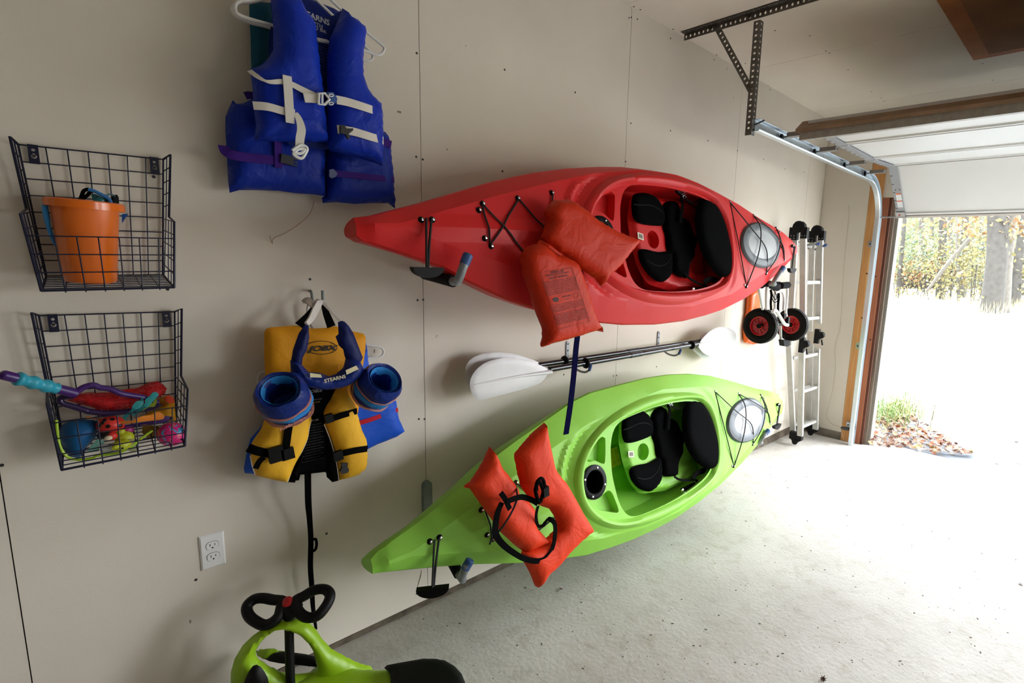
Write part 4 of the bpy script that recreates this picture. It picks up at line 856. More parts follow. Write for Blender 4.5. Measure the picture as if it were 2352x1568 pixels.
def row(f, s, size, al='CENTER', bold=0, off=.5):
    a = c4[0] + (c4[3] - c4[0]) * f; b = c4[1] + (c4[2] - c4[1]) * f; r_ = unit(b - a); u_ = unit(np.cross(nn, r_)); text(s, a + (b - a) * off, r_, u_, size, pr, o2, bold=bold)
row(.03, 'GENERAL USE', .010, bold=.02); row(.07, 'PERSONAL FLOTATION DEVICE', .0075, bold=.02); row(.12, 'ADULT UNIVERSAL', .010, bold=.02)
words = ['for persons over ninety pounds weight in calm water only and', 'this device is approved for use on recreational boats not for', 'hire by persons weighing more than ninety pounds chest sizes', 'warning inspect before each use and discard if torn or worn', 'machine wash warm air dry do not dry clean or use bleach']
fs = [.17 + .028 * i for i in range(9)] + [.58 + .028 * i for i in range(5)] + [.74 + .026 * i for i in range(8)]
for i, f in enumerate(fs): row(f, words[i % 5], .0062, bold=.01)
row(.47, 'TYPE II PFD', .0085, off=.55, bold=.02); row(.52, 'APPROVED', .006, off=.55)
for off, rx in ((.2, .012), (.85, .011)):
    a = c4[0] + (c4[3] - c4[0]) * .49; b = c4[1] + (c4[2] - c4[1]) * .49; c = a + (b - a) * off
    if off < .5: mk('printed_seal', G().add([c + A(0, rx * math.cos(q) * 1.2, rx * .7 * math.sin(q)) + nn * .0006 for q in np.linspace(0, 2 * PI, 20, endpoint=False)], [tuple(range(20))]), pr, o2, 0)
    else: mk('printed_seal', tube([c + A(0, rx * math.cos(q), rx * math.sin(q)) for q in np.linspace(0, 2 * PI, 20, endpoint=False)], .0007, 4, True), pr, o2)
s_ = mk('hanging_strap', ribbon(cat([P(x, y, x=d) for x, y, d in ((1332, 622, .46), (1336, 660, .46), (1330, 740, .46), (1323, 800, .47), (1318, 860, .48), (1310, 930, .48), (1300, 997, .47))], 4), .028, .003), navw, t)
mk('strap_end', ribbon([P(1329, 616, x=.47), P(1334, 655, x=.47)], .02, .003), black_web, t)
# vest on the green kayak
t = empty('life_vest', P(1230, 1180, x=.47), 'orange-red life vest with a tied black strap, draped on the green kayak', 'life vest')
def q4(L): return K4(L)
o1 = puff('vest_lobe', q4([(1010, 232), (1045, 280), (1100, 390), (1180, 500), (1225, 560), (1235, 600), (1300, 650), (1370, 740), (1375, 860), (1420, 930), (1480, 985), (1500, 1020), (1400, 1060), (1300, 1100), (1220, 1040), (1100, 930), (1010, 800), (930, 690), (850, 575), (800, 565), (810, 545), (860, 510), (930, 400), (985, 300)]), org_n2, t, pt=P(1180, 1130, x=.49), n=unit(A(1, 0, .25)), th=.05, R=.05, wr=.005, wf=12, tb=.03)
o2 = puff('vest_lobe', q4([(1460, 35), (1470, 100), (1490, 220), (1522, 390), (1545, 430), (1620, 520), (1690, 640), (1760, 770), (1850, 912), (1820, 945), (1740, 1010), (1640, 1110), (1560, 1210), (1470, 1290), (1410, 1388), (1385, 1370), (1340, 1260), (1290, 1170), (1270, 1090), (1400, 1040), (1500, 960), (1560, 900), (1555, 820), (1500, 740), (1440, 720), (1400, 700), (1330, 650), (1270, 560), (1240, 440), (1215, 290), (1290, 200), (1370, 110)]), org_n2, t, pt=P(1270, 1140, x=.515), n=unit(A(1, 0, .22)), th=.05, R=.05, wr=.010, wf=9, tb=.03)
def s4(nm, L, x, w_, th=.003): return strap(nm, L, x, w_, black_web, t, th=th, fr=K4, dx=.024)
s4('tie_strap', [(1115, 690), (1085, 760), (1065, 850), (1065, 950), (1130, 1040), (1240, 1120), (1330, 1160), (1420, 1168), (1480, 1140), (1530, 1060), (1550, 950), (1545, 860), (1500, 825), (1470, 850), (1450, 890)], [.56, .56, .56, .56, .57, .575, .575, .575, .575, .57, .57, .56, .55, .53, .52], [.020, .022, .024, .024, .022, .020, .020, .020, .020, .018, .018, .018, .018, .018, .016])
s4('strap_end', [(1105, 610), (1140, 660), (1180, 745)], [.565, .57, .57], .018)
s4('strap_end', [(1150, 690), (1200, 665), (1280, 645), (1360, 670), (1410, 700)], [.572, .57, .56, .56, .57], .020)
s4('strap_end', [(1450, 880), (1410, 880), (1395, 800), (1410, 720)], [.52, .53, .55, .57], .012)
mk('strap_knot', tube(cat([P(*q, x=.604) for q in q4([(1400, 590), (1400, 530), (1430, 495), (1455, 510), (1460, 570), (1445, 640), (1420, 690), (1400, 640), (1390, 580), (1420, 520), (1450, 580)])], 4), .007, 6), black_web, t)
mk('buckle', obox(P(*q4([(1470, 600)])[0], x=.607), (.008, 0, 0), (0, .012, .002), (0, -.002, .018)), black_plastic, t, 0)
mk('bungee_cord', tube(cat([P(*q, x=d) for q, d in zip(q4([(1220, 520), (1240, 640), (1200, 760), (1120, 890), (1040, 980), (1015, 1030)]), (.47, .565, .565, .56, .5, .46))], 5), .0036, 6), cord_m, greenk)

XOFF = 0.0
# ------------------------------------------------------------------ wire baskets and their contents
wire = M('navy_coated_wire', '0a0c2a', .4, spec=.4)
def lerp(a, b, t): return A(*a) + (A(*b) - A(*a)) * t
def basket(label, yt0, yt1, yb0, yb1, zt, zb, zfb, yf, zwide, zfront, D=.168, D1=.034, group=None):
    "back grid on the wall, two side grids that widen at the bottom, a low front grid, a wire floor"
    t = empty('wire_basket', (0.005, (yt0 + yt1) / 2, zfb), label, 'basket', 'navy wire wall baskets')
    X0 = .008
    TL, TR, BL, BR = A(X0, yt0, zt[0]), A(X0, yt1, zt[1]), A(X0, yb0, zb[0]), A(X0, yb1, zb[1])
    R, r = .003, .0015
    g = tube([TL, TR, BR, BL], R, 8, True)
    sides = []
    for s, (Tt, Bt) in enumerate(((TL, BL), (TR, BR))):
        fz = zwide[s]; f = (Tt[2] - fz) / (Tt[2] - Bt[2]); m = lerp(Tt, Bt, f)
        o1 = Tt + A(D1, (-.012, .012)[s], .012); o2 = A(D1, m[1] + (-.010, .010)[s], fz + .005); o3 = A(D * .96, yf[s][0], fz - .012); o4 = A(D, yf[s][1], zfb + (0, .006)[s])
        tube([Tt, o1, o2, o3, o4, Bt + A(.002, 0, 0)], R, 8, g=g); sides.append((Tt, o1, o2, o3, o4, Bt, m))
    a4, b4 = sides[0][4], sides[1][4]; tube([a4, b4], R, 8, g=g)
    mk('frame', g, wire, t)
    def wires(name, segs): 
        g = G()
        for s_ in segs: tube(s_, r, 6, g=g)
        return mk(name, g, wire, t)
    back = [[lerp(TL, TR, i / 7.2 + .03 + .0), lerp(BL, BR, i / 7.2 + .03)] for i in range(1, 7)] + [[lerp(TL, BL, i / 8), lerp(TR, BR, i / 8)] for i in range(1, 8)]
    wires('back_grid', back)
    # front: wires run on under the floor
    af, bf = A(D, yf[0][0] + (yf[0][1] - yf[0][0]) * .3, zfront[0]), A(D, yf[1][0] + (yf[1][1] - yf[1][0]) * .3, zfront[1])
    fr = [[lerp(af, a4, k / 3), lerp(bf, b4, k / 3)] for k in range(3)]
    fr += [[lerp(af, bf, i / 7 + .02), lerp(a4, b4, i / 7 + .02) + A(0, 0, -.006)] for i in range(1, 7)]
    wires('front_grid', fr)
    fl_ = [[lerp(a4, b4, i / 7 + .02), lerp(BL, BR, i / 7 + .02)] for i in range(1, 7)] + [[lerp(BL, a4, k / 8), lerp(BR, b4, k / 8)] for k in range(1, 8)]
    wires('floor_grid', fl_)
    for s in (0, 1):
        Tt, o1, o2, o3, o4, Bt, m = sides[s]; sg = []
        for k in range(1, 5): sg.append([lerp(Tt, m, k / 5), lerp(o1, o2, k / 5)])
        for k in range(0, 5): sg.append([lerp(m, Bt, k / 5), lerp(o3, o4, k / 5)])
        sg.append([lerp(Tt, o1, .5), lerp(m, o2, .5), lerp(Bt, o4, .12)]); sg.append([lerp(m, o3, .5), lerp(Bt, o4, .5)]); sg.append([lerp(m, o3, .75), lerp(Bt, o4, .75)])
        wires('side_grid', sg)
    for f in (.085, .93):
        p = lerp(TL, TR, f); q = lerp(lerp(TL, BL, 1 / 8), lerp(TR, BR, 1 / 8), f)
        c = (p + q) / 2; h_ = (p[2] - q[2]) / 2
        k1 = [c + A(0, .0035 * math.cos(a), .010 + .0035 * math.sin(a)) for a in np.linspace(0, 2 * PI, 12, endpoint=False)]
        k2 = [c + A(0, .0055 * math.cos(a) * (1 if math.sin(a) < .3 else .6), -.004 + .0065 * math.sin(a)) for a in np.linspace(0, 2 * PI, 14, endpoint=False)]
        out = [c + A(0, a * .0095, b * (h_ + .003)) for a, b in ((-1, -1), (1, -1), (1, 1), (-1, 1))]
        L2 = [(v[1], v[2]) for v in out]; V, T = cdt([L2], .02, [[(v[1], v[2]) for v in k1], [(v[1], v[2]) for v in k2]])
        g = G(); g.add([A(.012, a, b) for a, b in V], T); g.add([A(.010, a, b) for a, b in V], [x[::-1] for x in T])
        g2 = mk('mounting_tab', g, wire, t, 0)
        mk('screw_head', lathe(c + A(.0005, 0, -.004), (1, 0, 0), [(.004, 0), (.003, .003), (0, .003)], 8), sw, g2)
    return t
basket('upper navy wire wall basket holding an orange bucket', .012, .292, .031, .267, (1.760, 1.769), (1.440, 1.446), 1.413, ((.000, .017), (.281, .267)), (1.60, 1.605), (1.540, 1.549))
basket('lower navy wire wall basket full of bright bath and pool toys', .008, .286, .022, .264, (1.339, 1.338), (1.012, 1.01), .968, ((.001, .011), (.277, .258)), (1.152, 1.145), (1.09, 1.088))
# bucket
CBK = lambda L: crop(20, 420, 6.03, L)
borg = M('orange_bucket_plastic', 'e8701c', .22, spec=.6)
cy, cx_ = P(*CBK([(1140, 1330)])[0], x=.075)[1], .075
def yz(a, b, x=.075): return P(*CBK([(a, b)])[0], x=x)
top = yz(1020, 290); bot = yz(1135, 1380)
yc = (yz(395, 300)[1] + yz(1670, 340)[1]) / 2; zt = top[2]; rT = (yz(1670, 340)[1] - yz(380, 300)[1]) / 2
c0 = A(.080, bot[1], 1.428); c1 = A(.085, yc, zt + .008); d = unit(c1 - c0); L = np.linalg.norm(c1 - c0)
t = empty('bucket', c0, 'orange plastic sand bucket standing in the upper wire basket', 'bucket')
rb = .052; rt = .067
mk('bucket_body', lathe(c0, d, [(0, 0), (rb - .006, 0), (rb, .006), (rt * .96, L * .9), (rt, L * .93), (rt - .003, L * .93), (rb - .004, .01), (0, .008)], 40), borg, t, 50)
mk('bucket_rim', lathe(c0, d, [(rt - .003, L * .995), (rt + .004, L), (rt + .009, L * .985), (rt + .009, L * .90), (rt + .006, L * .90), (rt + .005, L * .96), (rt - .003, L * .97)], 40), borg, t, 40)
hblu = M('blue_bucket_handle', '2f86c8', .35)
pp = [c1 + A(-.01, -rt - .004, -.012), c1 + A(.0, -rt - .006, -.03), c1 + A(-.005, -rt - .001, -.09), c1 + A(-.015, -rt + .02, -.14), c1 + A(-.03, -rt + .05, -.16)]
mk('bucket_handle', tube(cat(pp, 5), [.006] * 8 + [.0045] * 13, 8), hblu, t)
# goggles in the bucket
t = empty('swim_goggles', yz(1300, 260), 'teal and blue swim goggles with a black strap, in the orange bucket', 'goggles')
teal = M('teal_goggle', '1f7078', .3, spec=.6); tb = M('goggle_blue', '2a6fae', .35)
puff('goggle_lens', CBK([(1135, 160), (1190, 150), (1260, 180), (1340, 215), (1400, 260), (1410, 300), (1330, 300), (1220, 300), (1170, 240)]), teal, t, x=.10, th=.014, R=.02)
mk('goggle_rim', tube(cat([yz(*q, x=.108) for q in [(1100, 90), (1180, 110), (1260, 150), (1350, 195), (1400, 240), (1412, 290)]], 4), .0045, 8), tb, t)
mk('goggle_strap', ribbon(cat([yz(*q, x=.10) for q in [(985, 250), (1010, 180), (1040, 110), (1100, 88), (1130, 110), (1100, 160), (1050, 200), (1010, 240)]], 4), .008, .002, (1, 0, 0)), black_web, t)
mk('goggle_strap', tube(cat([yz(*q, x=.09) for q in [(1340, 190), (1390, 155), (1440, 160), (1470, 190)]], 4), .0016, 5), teal, t)
mk('strap_clip', obox(yz(1005, 240, .10), (.003, 0, 0), (0, .006, 0), (0, 0, .006)), black_plastic, t, 0)
tag(puff('foam_pad', CBK([(1410, 230), (1440, 170), (1500, 160), (1525, 200), (1530, 300), (1420, 300)]), foam, None, x=.09, th=.01, R=.012), 'small black foam block sticking up from the orange bucket', 'foam block')
tag(puff('toy_scoop', CBK([(1565, 430), (1660, 425), (1620, 480), (1570, 560)]), M('blue_scoop', '1f5fb8', .35), None, x=.03, th=.006, R=.01), 'blue plastic sliver behind the right side of the orange bucket', 'toy')
# ---- toys
F_ = lambda L: crop(0, 820, 6.03, L)
H_ = lambda L: crop(200, 850, 6.817, L)
def pf(a, b, x): return P(*F_([(a, b)])[0], x=x)
def ph(a, b, x): return P(*H_([(a, b)])[0], x=x)
def netmat(name, c, s=420, thr=.42):
    m = M(name, c, .55, spec=.3); nt = m.node_tree; b = nt.nodes['Principled BSDF']; tc = nt.nodes.new('ShaderNodeTexCoord'); v = nt.nodes.new('ShaderNodeTexVoronoi'); v.feature = 'DISTANCE_TO_EDGE'; v.inputs['Scale'].default_value = s; v.inputs['Randomness'].default_value = .25
    nt.links.new(tc.outputs['Object'], v.inputs['Vector']); r = nt.nodes.new('ShaderNodeMath'); r.operation = 'LESS_THAN'; r.inputs[1].default_value = thr; nt.links.new(v.outputs['Distance'], r.inputs[0]); nt.links.new(r.outputs[0], b.inputs['Alpha']); return m
prp = M('purple_plastic', '3c1266', .3, spec=.6); cyn = M('cyan_grip', '2ea3bd', .4, var=('2793ac', 9)); rednet = netmat('red_net', 'c0151a', 300, .2)
t = empty('butterfly_net', pf(500, 380, .1), 'toy net with purple frame, cyan grip and red mesh, leaning out of the lower basket', 'toy net')
a, b = pf(20, 240, .19), pf(1040, 500, .12); d = unit(b - a)
mk('net_handle', tube([a - d * .003, a, a + d * .004, lerp(a, b, .5), b], [.004, .0095, .0115, .0115, .0125], 14), prp, t, 60)
gp = [lerp(a, b, f) for f in np.linspace(.17, .74, 26)]; mk('grip', tube(gp, [.0125 + .0022 * math.sin(i * .78) + (.002 if 0 < i < 25 else -.002) for i in range(26)], 16), cyn, t, 60)
hoopT = [(1040, 500, .12), (1150, 420, .12), (1290, 385, .12)]; up_ = [pf(*q) for q in hoopT] + [ph(*q) for q in ((200, 270, .12), (350, 290, .12), (520, 360, .12), (700, 395, .115), (900, 430, .11), (1100, 500, .10))]
lo_ = [pf(1000, 540, .115), pf(850, 560, .10), pf(850, 630, .10), pf(1000, 680, .10), pf(1200, 740, .10), ph(0, 640, .10), ph(250, 670, .10), ph(500, 660, .10), ph(800, 620, .10), ph(1060, 560, .10), ph(1130, 520, .10)]
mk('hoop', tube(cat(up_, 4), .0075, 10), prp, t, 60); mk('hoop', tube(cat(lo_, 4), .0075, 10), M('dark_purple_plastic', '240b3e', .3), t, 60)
L_ = [(920, 600), (1050, 520), (1200, 480), (1330, 490)]; L2 = H_([(0, 370), (200, 350), (400, 340), (520, 310), (800, 270), (960, 195), (1100, 170), (1190, 220), (1250, 285), (1220, 370), (1100, 440), (900, 540), (700, 620), (400, 650), (150, 630)]); puff('net_mesh', F_(L_) + L2 + F_([(1300, 700), (1100, 650)]), rednet, t, x=.07, th=.03, R=.05, wr=.008, wf=30)
# teal and orange dive toys
def leafy(name, label, strips, x, core=None):
    t = None
    for i, (L_, mat, dx) in enumerate(strips):
        o = puff(name if t is None else 'frond', H_(L_), mat, t, x=x + dx, th=.0025, R=.004, s=.008, k=3)
        if t is None: t = o
    tag(t, label, 'toy'); return t
teal2 = M('teal_neoprene', '1f8a8c', .6); lime = M('lime_neoprene', 'a5b81a', .55); orn = M('orange_neoprene', 'f08a1e', .55); yl2 = M('yellow_toy', 'e0a81e', .5, var=('d48f14', 40))
leafy('dive_toy', 'teal and lime wavy dive toy standing up in the lower basket', [([(560, 740), (600, 680), (680, 640), (720, 540), (790, 480), (850, 470), (845, 415), (880, 450), (885, 520), (830, 590), (740, 640), (660, 700), (600, 775)], teal2, 0), ([(700, 690), (800, 620), (900, 520), (910, 460), (980, 400), (1030, 345), (1100, 350), (1122, 390), (1090, 430), (1020, 500), (960, 570), (880, 610), (780, 690), (720, 710)], teal2, -.008), ([(820, 680), (960, 580), (1050, 570), (1090, 500), (1082, 440), (1020, 520), (900, 600)], lime, -.014)], .13)
leafy('dive_toy', 'orange and purple wavy dive toy lying across the lower basket', [([(520, 800), (700, 790), (800, 740), (900, 710), (1000, 700), (1080, 660), (1160, 665), (1205, 710), (1200, 760), (1080, 785), (900, 800), (760, 820), (560, 840)], orn, 0), ([(560, 870), (760, 830), (960, 800), (1130, 760), (1220, 715), (1330, 730), (1345, 760), (1250, 800), (1100, 840), (900, 850), (700, 880)], prp, -.01), ([(700, 860), (850, 835), (1000, 840), (980, 870), (850, 860)], orn, -.016)], .12)
tag(puff('toy_stick', F_([(1205, 820), (1290, 830), (1450, 850), (1450, 880), (1260, 850), (1200, 845)]), orn, None, x=.09, th=.005, R=.006), 'short orange toy strip behind the ladybug toy', 'toy')
t = puff('mesh_fish', H_([(1080, 470), (1200, 400), (1290, 388), (1370, 440), (1375, 520), (1385, 700), (1400, 790), (1280, 800), (1150, 790), (1000, 780), (900, 700), (1000, 620), (1120, 600), (1180, 540)]), netmat('yellow_mesh', 'e2a51c', 260, .28), None, x=.045, th=.025, R=.04, wr=.004); tag(t, 'yellow and orange mesh toy fish at the right back of the lower basket', 'toy')
puff('orange_patch', H_([(1200, 430), (1250, 395), (1310, 395), (1365, 440), (1370, 510), (1300, 530), (1230, 490)]), M('orange_mesh_patch', 'e0481a', .6), t, x=.072, th=.005, R=.01)
tag(puff('toy_tail', H_([(870, 880), (1000, 860), (1160, 890), (1180, 990), (1100, 1070), (940, 1060), (860, 980)]), M('brown_gold_toy', '8a6a1c', .6), None, x=.06, th=.012, R=.02), 'brownish gold toy under the dive toys in the lower basket', 'toy')
# blue mesh bag
t = puff('mesh_bag', F_([(840, 960), (900, 910), (1000, 880), (1150, 868), (1290, 868), (1345, 890), (1350, 1000), (1325, 1110), (1270, 1180), (1200, 1250), (1180, 1320), (1090, 1400), (980, 1380), (910, 1320), (880, 1270), (850, 1180), (830, 1060)]), netmat('blue_mesh', '14578f', 380, .33), None, x=.075, th=.045, R=.06, wr=.004); tag(t, 'blue mesh toy bag in the left corner of the lower basket', 'toy bag')
puff('inner_ball', F_([(850, 960), (1000, 890), (1290, 880), (1340, 1000), (1310, 1110), (1200, 1230), (1000, 1290), (880, 1240)]), M('deep_blue_ball', '0f3a66', .6), t, x=.07, th=.035, R=.06)
tag(puff('mesh_toy', F_([(1200, 1300), (1260, 1220), (1350, 1130), (1440, 1160), (1447, 1250), (1340, 1310)]), netmat('mint_mesh', '8fd0c0', 300, .25), None, x=.10, th=.008, R=.015), 'pale mint mesh scrap beside the blue mesh bag', 'toy')
# ladybug
red_t = M('red_toy', 'e0362c', .35, var=('d82c26', 20)); blkt = M('black_toy', '0b0b0b', .3)
c = ph(370, 850, .10); t = empty('ladybug_toy', c, 'red ladybug bath toy with black spots in the lower basket', 'toy')
mk('shell', ball(c, .030, 24, sc=(.9, 1.0, .78)), red_t, t, 60)
for q in ((240, 730), (395, 730), (225, 805), (340, 870), (500, 870), (170, 860)):
    v = unit(ph(*q, .12) - c); p = c + v * A(.9, 1, .78) * .030; mk('spot', lathe(p - v * .002, v, [(.0055, 0), (.005, .0025), (0, .003)], 12), blkt, t)
mk('face', ball(ph(300, 1010, .115), .018, 16, sc=(.8, 1.1, .6)), blkt, t, 60); mk('cheek', ball(ph(395, 1030, .125), .011, 14), red_t, t, 60)
mk('snout', ball(ph(335, 1060, .135), .008, 12, sc=(1, 1.1, .8)), M('cream_toy', 'e8d6b4', .5), t, 60)
# green elephant-like toy
gt = M('olive_green_toy', 'b9c024', .4); c = ph(590, 1060, .105); t = empty('bath_toy', c, 'yellow-green squeaky animal toy with round ears in the lower basket', 'toy')
mk('body', ball(c, .020, 20, sc=(.9, 1.05, .95)), gt, t, 60); mk('head', ball(ph(545, 1170, .125), .018, 20, sc=(.9, 1.1, .85)), gt, t, 60)
mk('bump', ball(ph(520, 960, .105), .011, 14), gt, t, 60)
puff('ear', H_([(610, 1120), (680, 1080), (745, 1075), (745, 1120), (700, 1180), (640, 1180)]), M('pale_ear', 'd9cba0', .5), t, x=.125, th=.003, R=.005); mk('nose', tube(cat([ph(480, 1180, .14), ph(430, 1210, .145), ph(415, 1230, .15)], 4), [.006] * 4 + [.0045] * 5, 8), gt, t)
mk('eye', ball(ph(555, 1222, .141), .0028, 8), blkt, t)
tag(mk('bath_toy', ball(ph(630, 930, .09), .014, 16), M('magenta_toy', 'a31b72', .4), None, 60), 'magenta ball partly hidden behind the green animal toy', 'toy')
# pink ball
def ballmat():
    m = M('splatter_ball', 'd8248c', .35); nt = m.node_tree; b = nt.nodes['Principled BSDF']; tc = nt.nodes.new('ShaderNodeTexCoord'); n = nt.nodes.new('ShaderNodeTexNoise'); n.inputs['Scale'].default_value = 26; n.inputs['Detail'].default_value = 2; n.inputs['Distortion'].default_value = 2.5
    nt.links.new(tc.outputs['Object'], n.inputs['Vector']); r = nt.nodes.new('ShaderNodeValToRGB'); cr = r.color_ramp; cr.interpolation = 'CONSTANT'; cr.elements[0].color = srgb('4aa6d8'); cr.elements[0].position = 0; cr.elements[1].color = srgb('e0217f'); cr.elements[1].position = .38
    e = cr.elements.new(.62); e.color = srgb('f4c21c'); e = cr.elements.new(.66); e.color = srgb('6a2a86'); e = cr.elements.new(.70); e.color = srgb('e0217f')
    nt.links.new(n.outputs['Fac'], r.inputs[0]); nt.links.new(r.outputs[0], b.inputs['Base Color']); return m
tag(mk('toy_ball', ball(ph(1325, 1000, .10), .0345, 32), ballmat(), None, 60), 'pink splatter-pattern ball in the right corner of the lower basket', 'ball')
tag(mk('plastic_tube', tube(cat([pf(782, 870, .125), pf(795, 1060, .125), pf(830, 1230, .125), pf(900, 1350, .125), pf(1000, 1410, .125), pf(1120, 1420, .125), pf(1300, 1390, .125), ph(150, 1340, .125), ph(400, 1310, .125), ph(560, 1270, .125), ph(700, 1190, .12), ph(860, 1060, .11), ph(1020, 945, .10)], 5), .0032, 10), M('lime_tube', 'a8d024', .35)), 'long lime green plastic tube curving along the front of the lower basket', 'tube')
tag(puff('paper_tag', H_([(180, 1180), (300, 1150), (400, 1200), (450, 1260), (370, 1330), (300, 1300), (200, 1290)]), M('white_tag', 'cfd2d2', .6), None, x=.11, th=.003, R=.005), 'crumpled white tag under the ladybug toy', 'tag')
tag(puff('pool_toy', H_([(640, 1250), (700, 1200), (760, 1180), (765, 1260), (700, 1290)]), M('cream_toy2', 'd8d8b0', .5), None, x=.11, th=.006, R=.01), 'small cream toy piece right of the green animal toy', 'toy')
# ------------------------------------------------------------------ ride-on swing car
CR5 = lambda L: crop(520, 1330, 6.589, L)
CR7 = lambda L: crop(780, 1380, 7.35, L)
lg = M('lime_ride_on_plastic', '9ac41c', .38, spec=.5, var=('90ba18', 4)); bp_ = M('soft_black_plastic', '050505', .5, spec=.25)
col0 = A(.24, .462, 0)
t = empty('ride_on_car', (.35, .55, 0), 'lime green child ride-on swing car with black steering bar and seat, in the bottom corner', 'ride-on toy')
D_ = unit(A(.36, .93, 0)); N_ = unit(A(.93, -.36, 0)); pt = A(.24, .462, .2)
outer = [(48, 1780), (62, 1568), (68, 1400), (125, 1200), (245, 1000), (400, 850), (520, 770), (700, 685), (850, 625), (950, 600), (1050, 605), (1250, 655), (1350, 750), (1450, 900), (1600, 1060), (1845, 1195), (2050, 1290), (2200, 1330), (2250, 1500), (2150, 1780)]
hole = [(445, 1080), (520, 950), (650, 822), (740, 775), (830, 752), (950, 768), (1100, 838), (1230, 950), (1310, 1080), (1358, 1250), (1370, 1330), (1340, 1400), (1230, 1435), (1100, 1445), (900, 1440), (700, 1350), (520, 1240), (455, 1160)]
L3 = [PL(*q, pt, N_) for q in CR5(outer)]; H3 = [PL(*q, pt, N_) for q in CR5(hole)]
mk('body_arch', puffgeo(L3, N_, .035, .05, tb=.035, s=.012, holes=[H3]), lg, t, 60)
# low body and seat: outlines on horizontal planes
zs = .15; WMIN = 0
LB = [P(*q, z=zs) for q in CR7([(-260, 900), (-100, 960), (60, 985), (250, 1050), (430, 1085), (800, 1080), (1050, 1030), (1400, 968), (1600, 966), (1800, 1000), (1955, 1090), (2085, 1220), (2160, 1400), (2150, 1700), (1900, 2050), (1400, 2200), (900, 2150), (400, 2200), (-400, 2300), (-1000, 2100), (-1300, 1800)])]
mk('seat_base', puffgeo([q - A(0, 0, .02) for q in LB], (0, 0, 1), .02, .04, tb=.07, s=.02, up=(0, 1, 0)), lg, t, 60)
SP = [P(*q, z=zs + .012) for q in CR7([(752, 1128), (800, 1078), (1050, 1030), (1400, 972), (1600, 970), (1790, 1006), (1940, 1095), (2060, 1225), (2130, 1400), (2110, 1680), (1900, 1950), (1500, 2050), (1100, 2000), (900, 1800), (845, 1500), (862, 1330), (850, 1240), (815, 1180)])]
mk('seat_pad', puffgeo(SP, (0, 0, 1), .012, .03, tb=.004, s=.015, up=(0, 1, 0)), bp_, t, 50)
# foot rests either side
fp = [P(*q, z=.17) for q in CR5([(540, 1185), (700, 1125), (850, 1095), (1040, 1108), (1200, 1130), (1340, 1165), (1370, 1330), (1200, 1310), (1000, 1290), (800, 1270), (650, 1240)])]
mk('foot_rest', puffgeo([A(max(p[0], .03), p[1], p[2]) for p in fp], (0, 0, 1), .012, .03, tb=.01, s=.015, up=(0, 1, 0)), fabric('ribbed_black_plastic', '060606', .6, .2), t, 50)
fq = [PL(*q, pt + N_ * .055, N_) for q in CR5([(255, 1600), (290, 1500), (340, 1390), (400, 1310), (460, 1290), (520, 1320), (580, 1400), (625, 1490), (650, 1600), (650, 1800), (250, 1800)])]
mk('front_fender', puffgeo(fq, N_, .02, .04, tb=.02, s=.012), bp_, t, 50)
gs = [P(*q, z=.17) for q in CR5([(445, 1080), (700, 1070), (880, 1085), (800, 1130), (600, 1200), (470, 1160)])]
mk('side_shell', puffgeo([A(max(p[0], .03), p[1], p[2]) for p in gs], (0, 0, 1), .02, .03, tb=.02, s=.012, up=(0, 1, 0)), lg, t, 50)
cb = P(*CR5([(965, 1460)])[0], x=.262); ct = P(*CR5([(945, 560)])[0], x=.225)
mk('steering_column', tube([cb - A(0, 0, .10), cb, ct], [.0135, .0135, .0135], 16), bp_, t, 60)
mk('column_collar', lathe(P(*CR5([(950, 655)])[0], x=.235), unit(ct - cb), [(.018, 0), (.018, .02), (.015, .024)], 18), bp_, t)
hc = P(*CR5([(945, 400)])[0], x=.225)
hn = unit(A(.62, -.52, .95))
def hp_(a, b): return PL(*CR5([(a, b)])[0], hc, hn)
def hl(L_): return [hp_(*q) for q in L_]
lo1 = [(310, 470), (330, 380), (430, 300), (560, 285), (700, 310), (850, 330), (830, 420), (790, 560), (680, 660), (560, 690), (430, 630), (350, 560)]
lo2 = [(1040, 330), (1180, 250), (1330, 165), (1480, 150), (1560, 210), (1560, 300), (1490, 430), (1380, 550), (1240, 580), (1130, 530), (1060, 430)]
o_ = mk('steering_bar', tube(cat(hl(lo1), 4, True), .0165, 12, True, up=tuple(hn)), bp_, t, 60)
mk('steering_bar', tube(cat(hl(lo2), 4, True), .0165, 12, True, up=tuple(hn)), bp_, t, 60)
hb_ = hl([(760, 300), (950, 280), (1120, 280), (1160, 380), (1130, 500), (1040, 560), (950, 600), (850, 580), (790, 500), (780, 400)])
mk('steering_hub', puffgeo(hb_, hn, .013, .02, tb=.018, s=.008), bp_, t, 60)
mk('hub_cap', lathe(hp_(945, 355) + hn * .010, hn, [(.0165, 0), (.0165, .004), (.013, .0062), (0, .0068)], 24), M('red_hub_cap', 'b0161a', .4), t, 40)
for cx0, cy0 in ((.20, .36), (.34, .42), (.46, .76), (.62, .66)):
    c = A(cx0, cy0, .035); mk('wheel_post', tube([c, A(cx0, cy0, .095)], .012, 8), bp_, t)
    mk('wheel', lathe(c - N_ * .015, N_, [(.012, 0), (.03, .0), (.035, .006), (.035, .024), (.03, .03), (.012, .03)], 20), bp_, t, 30)
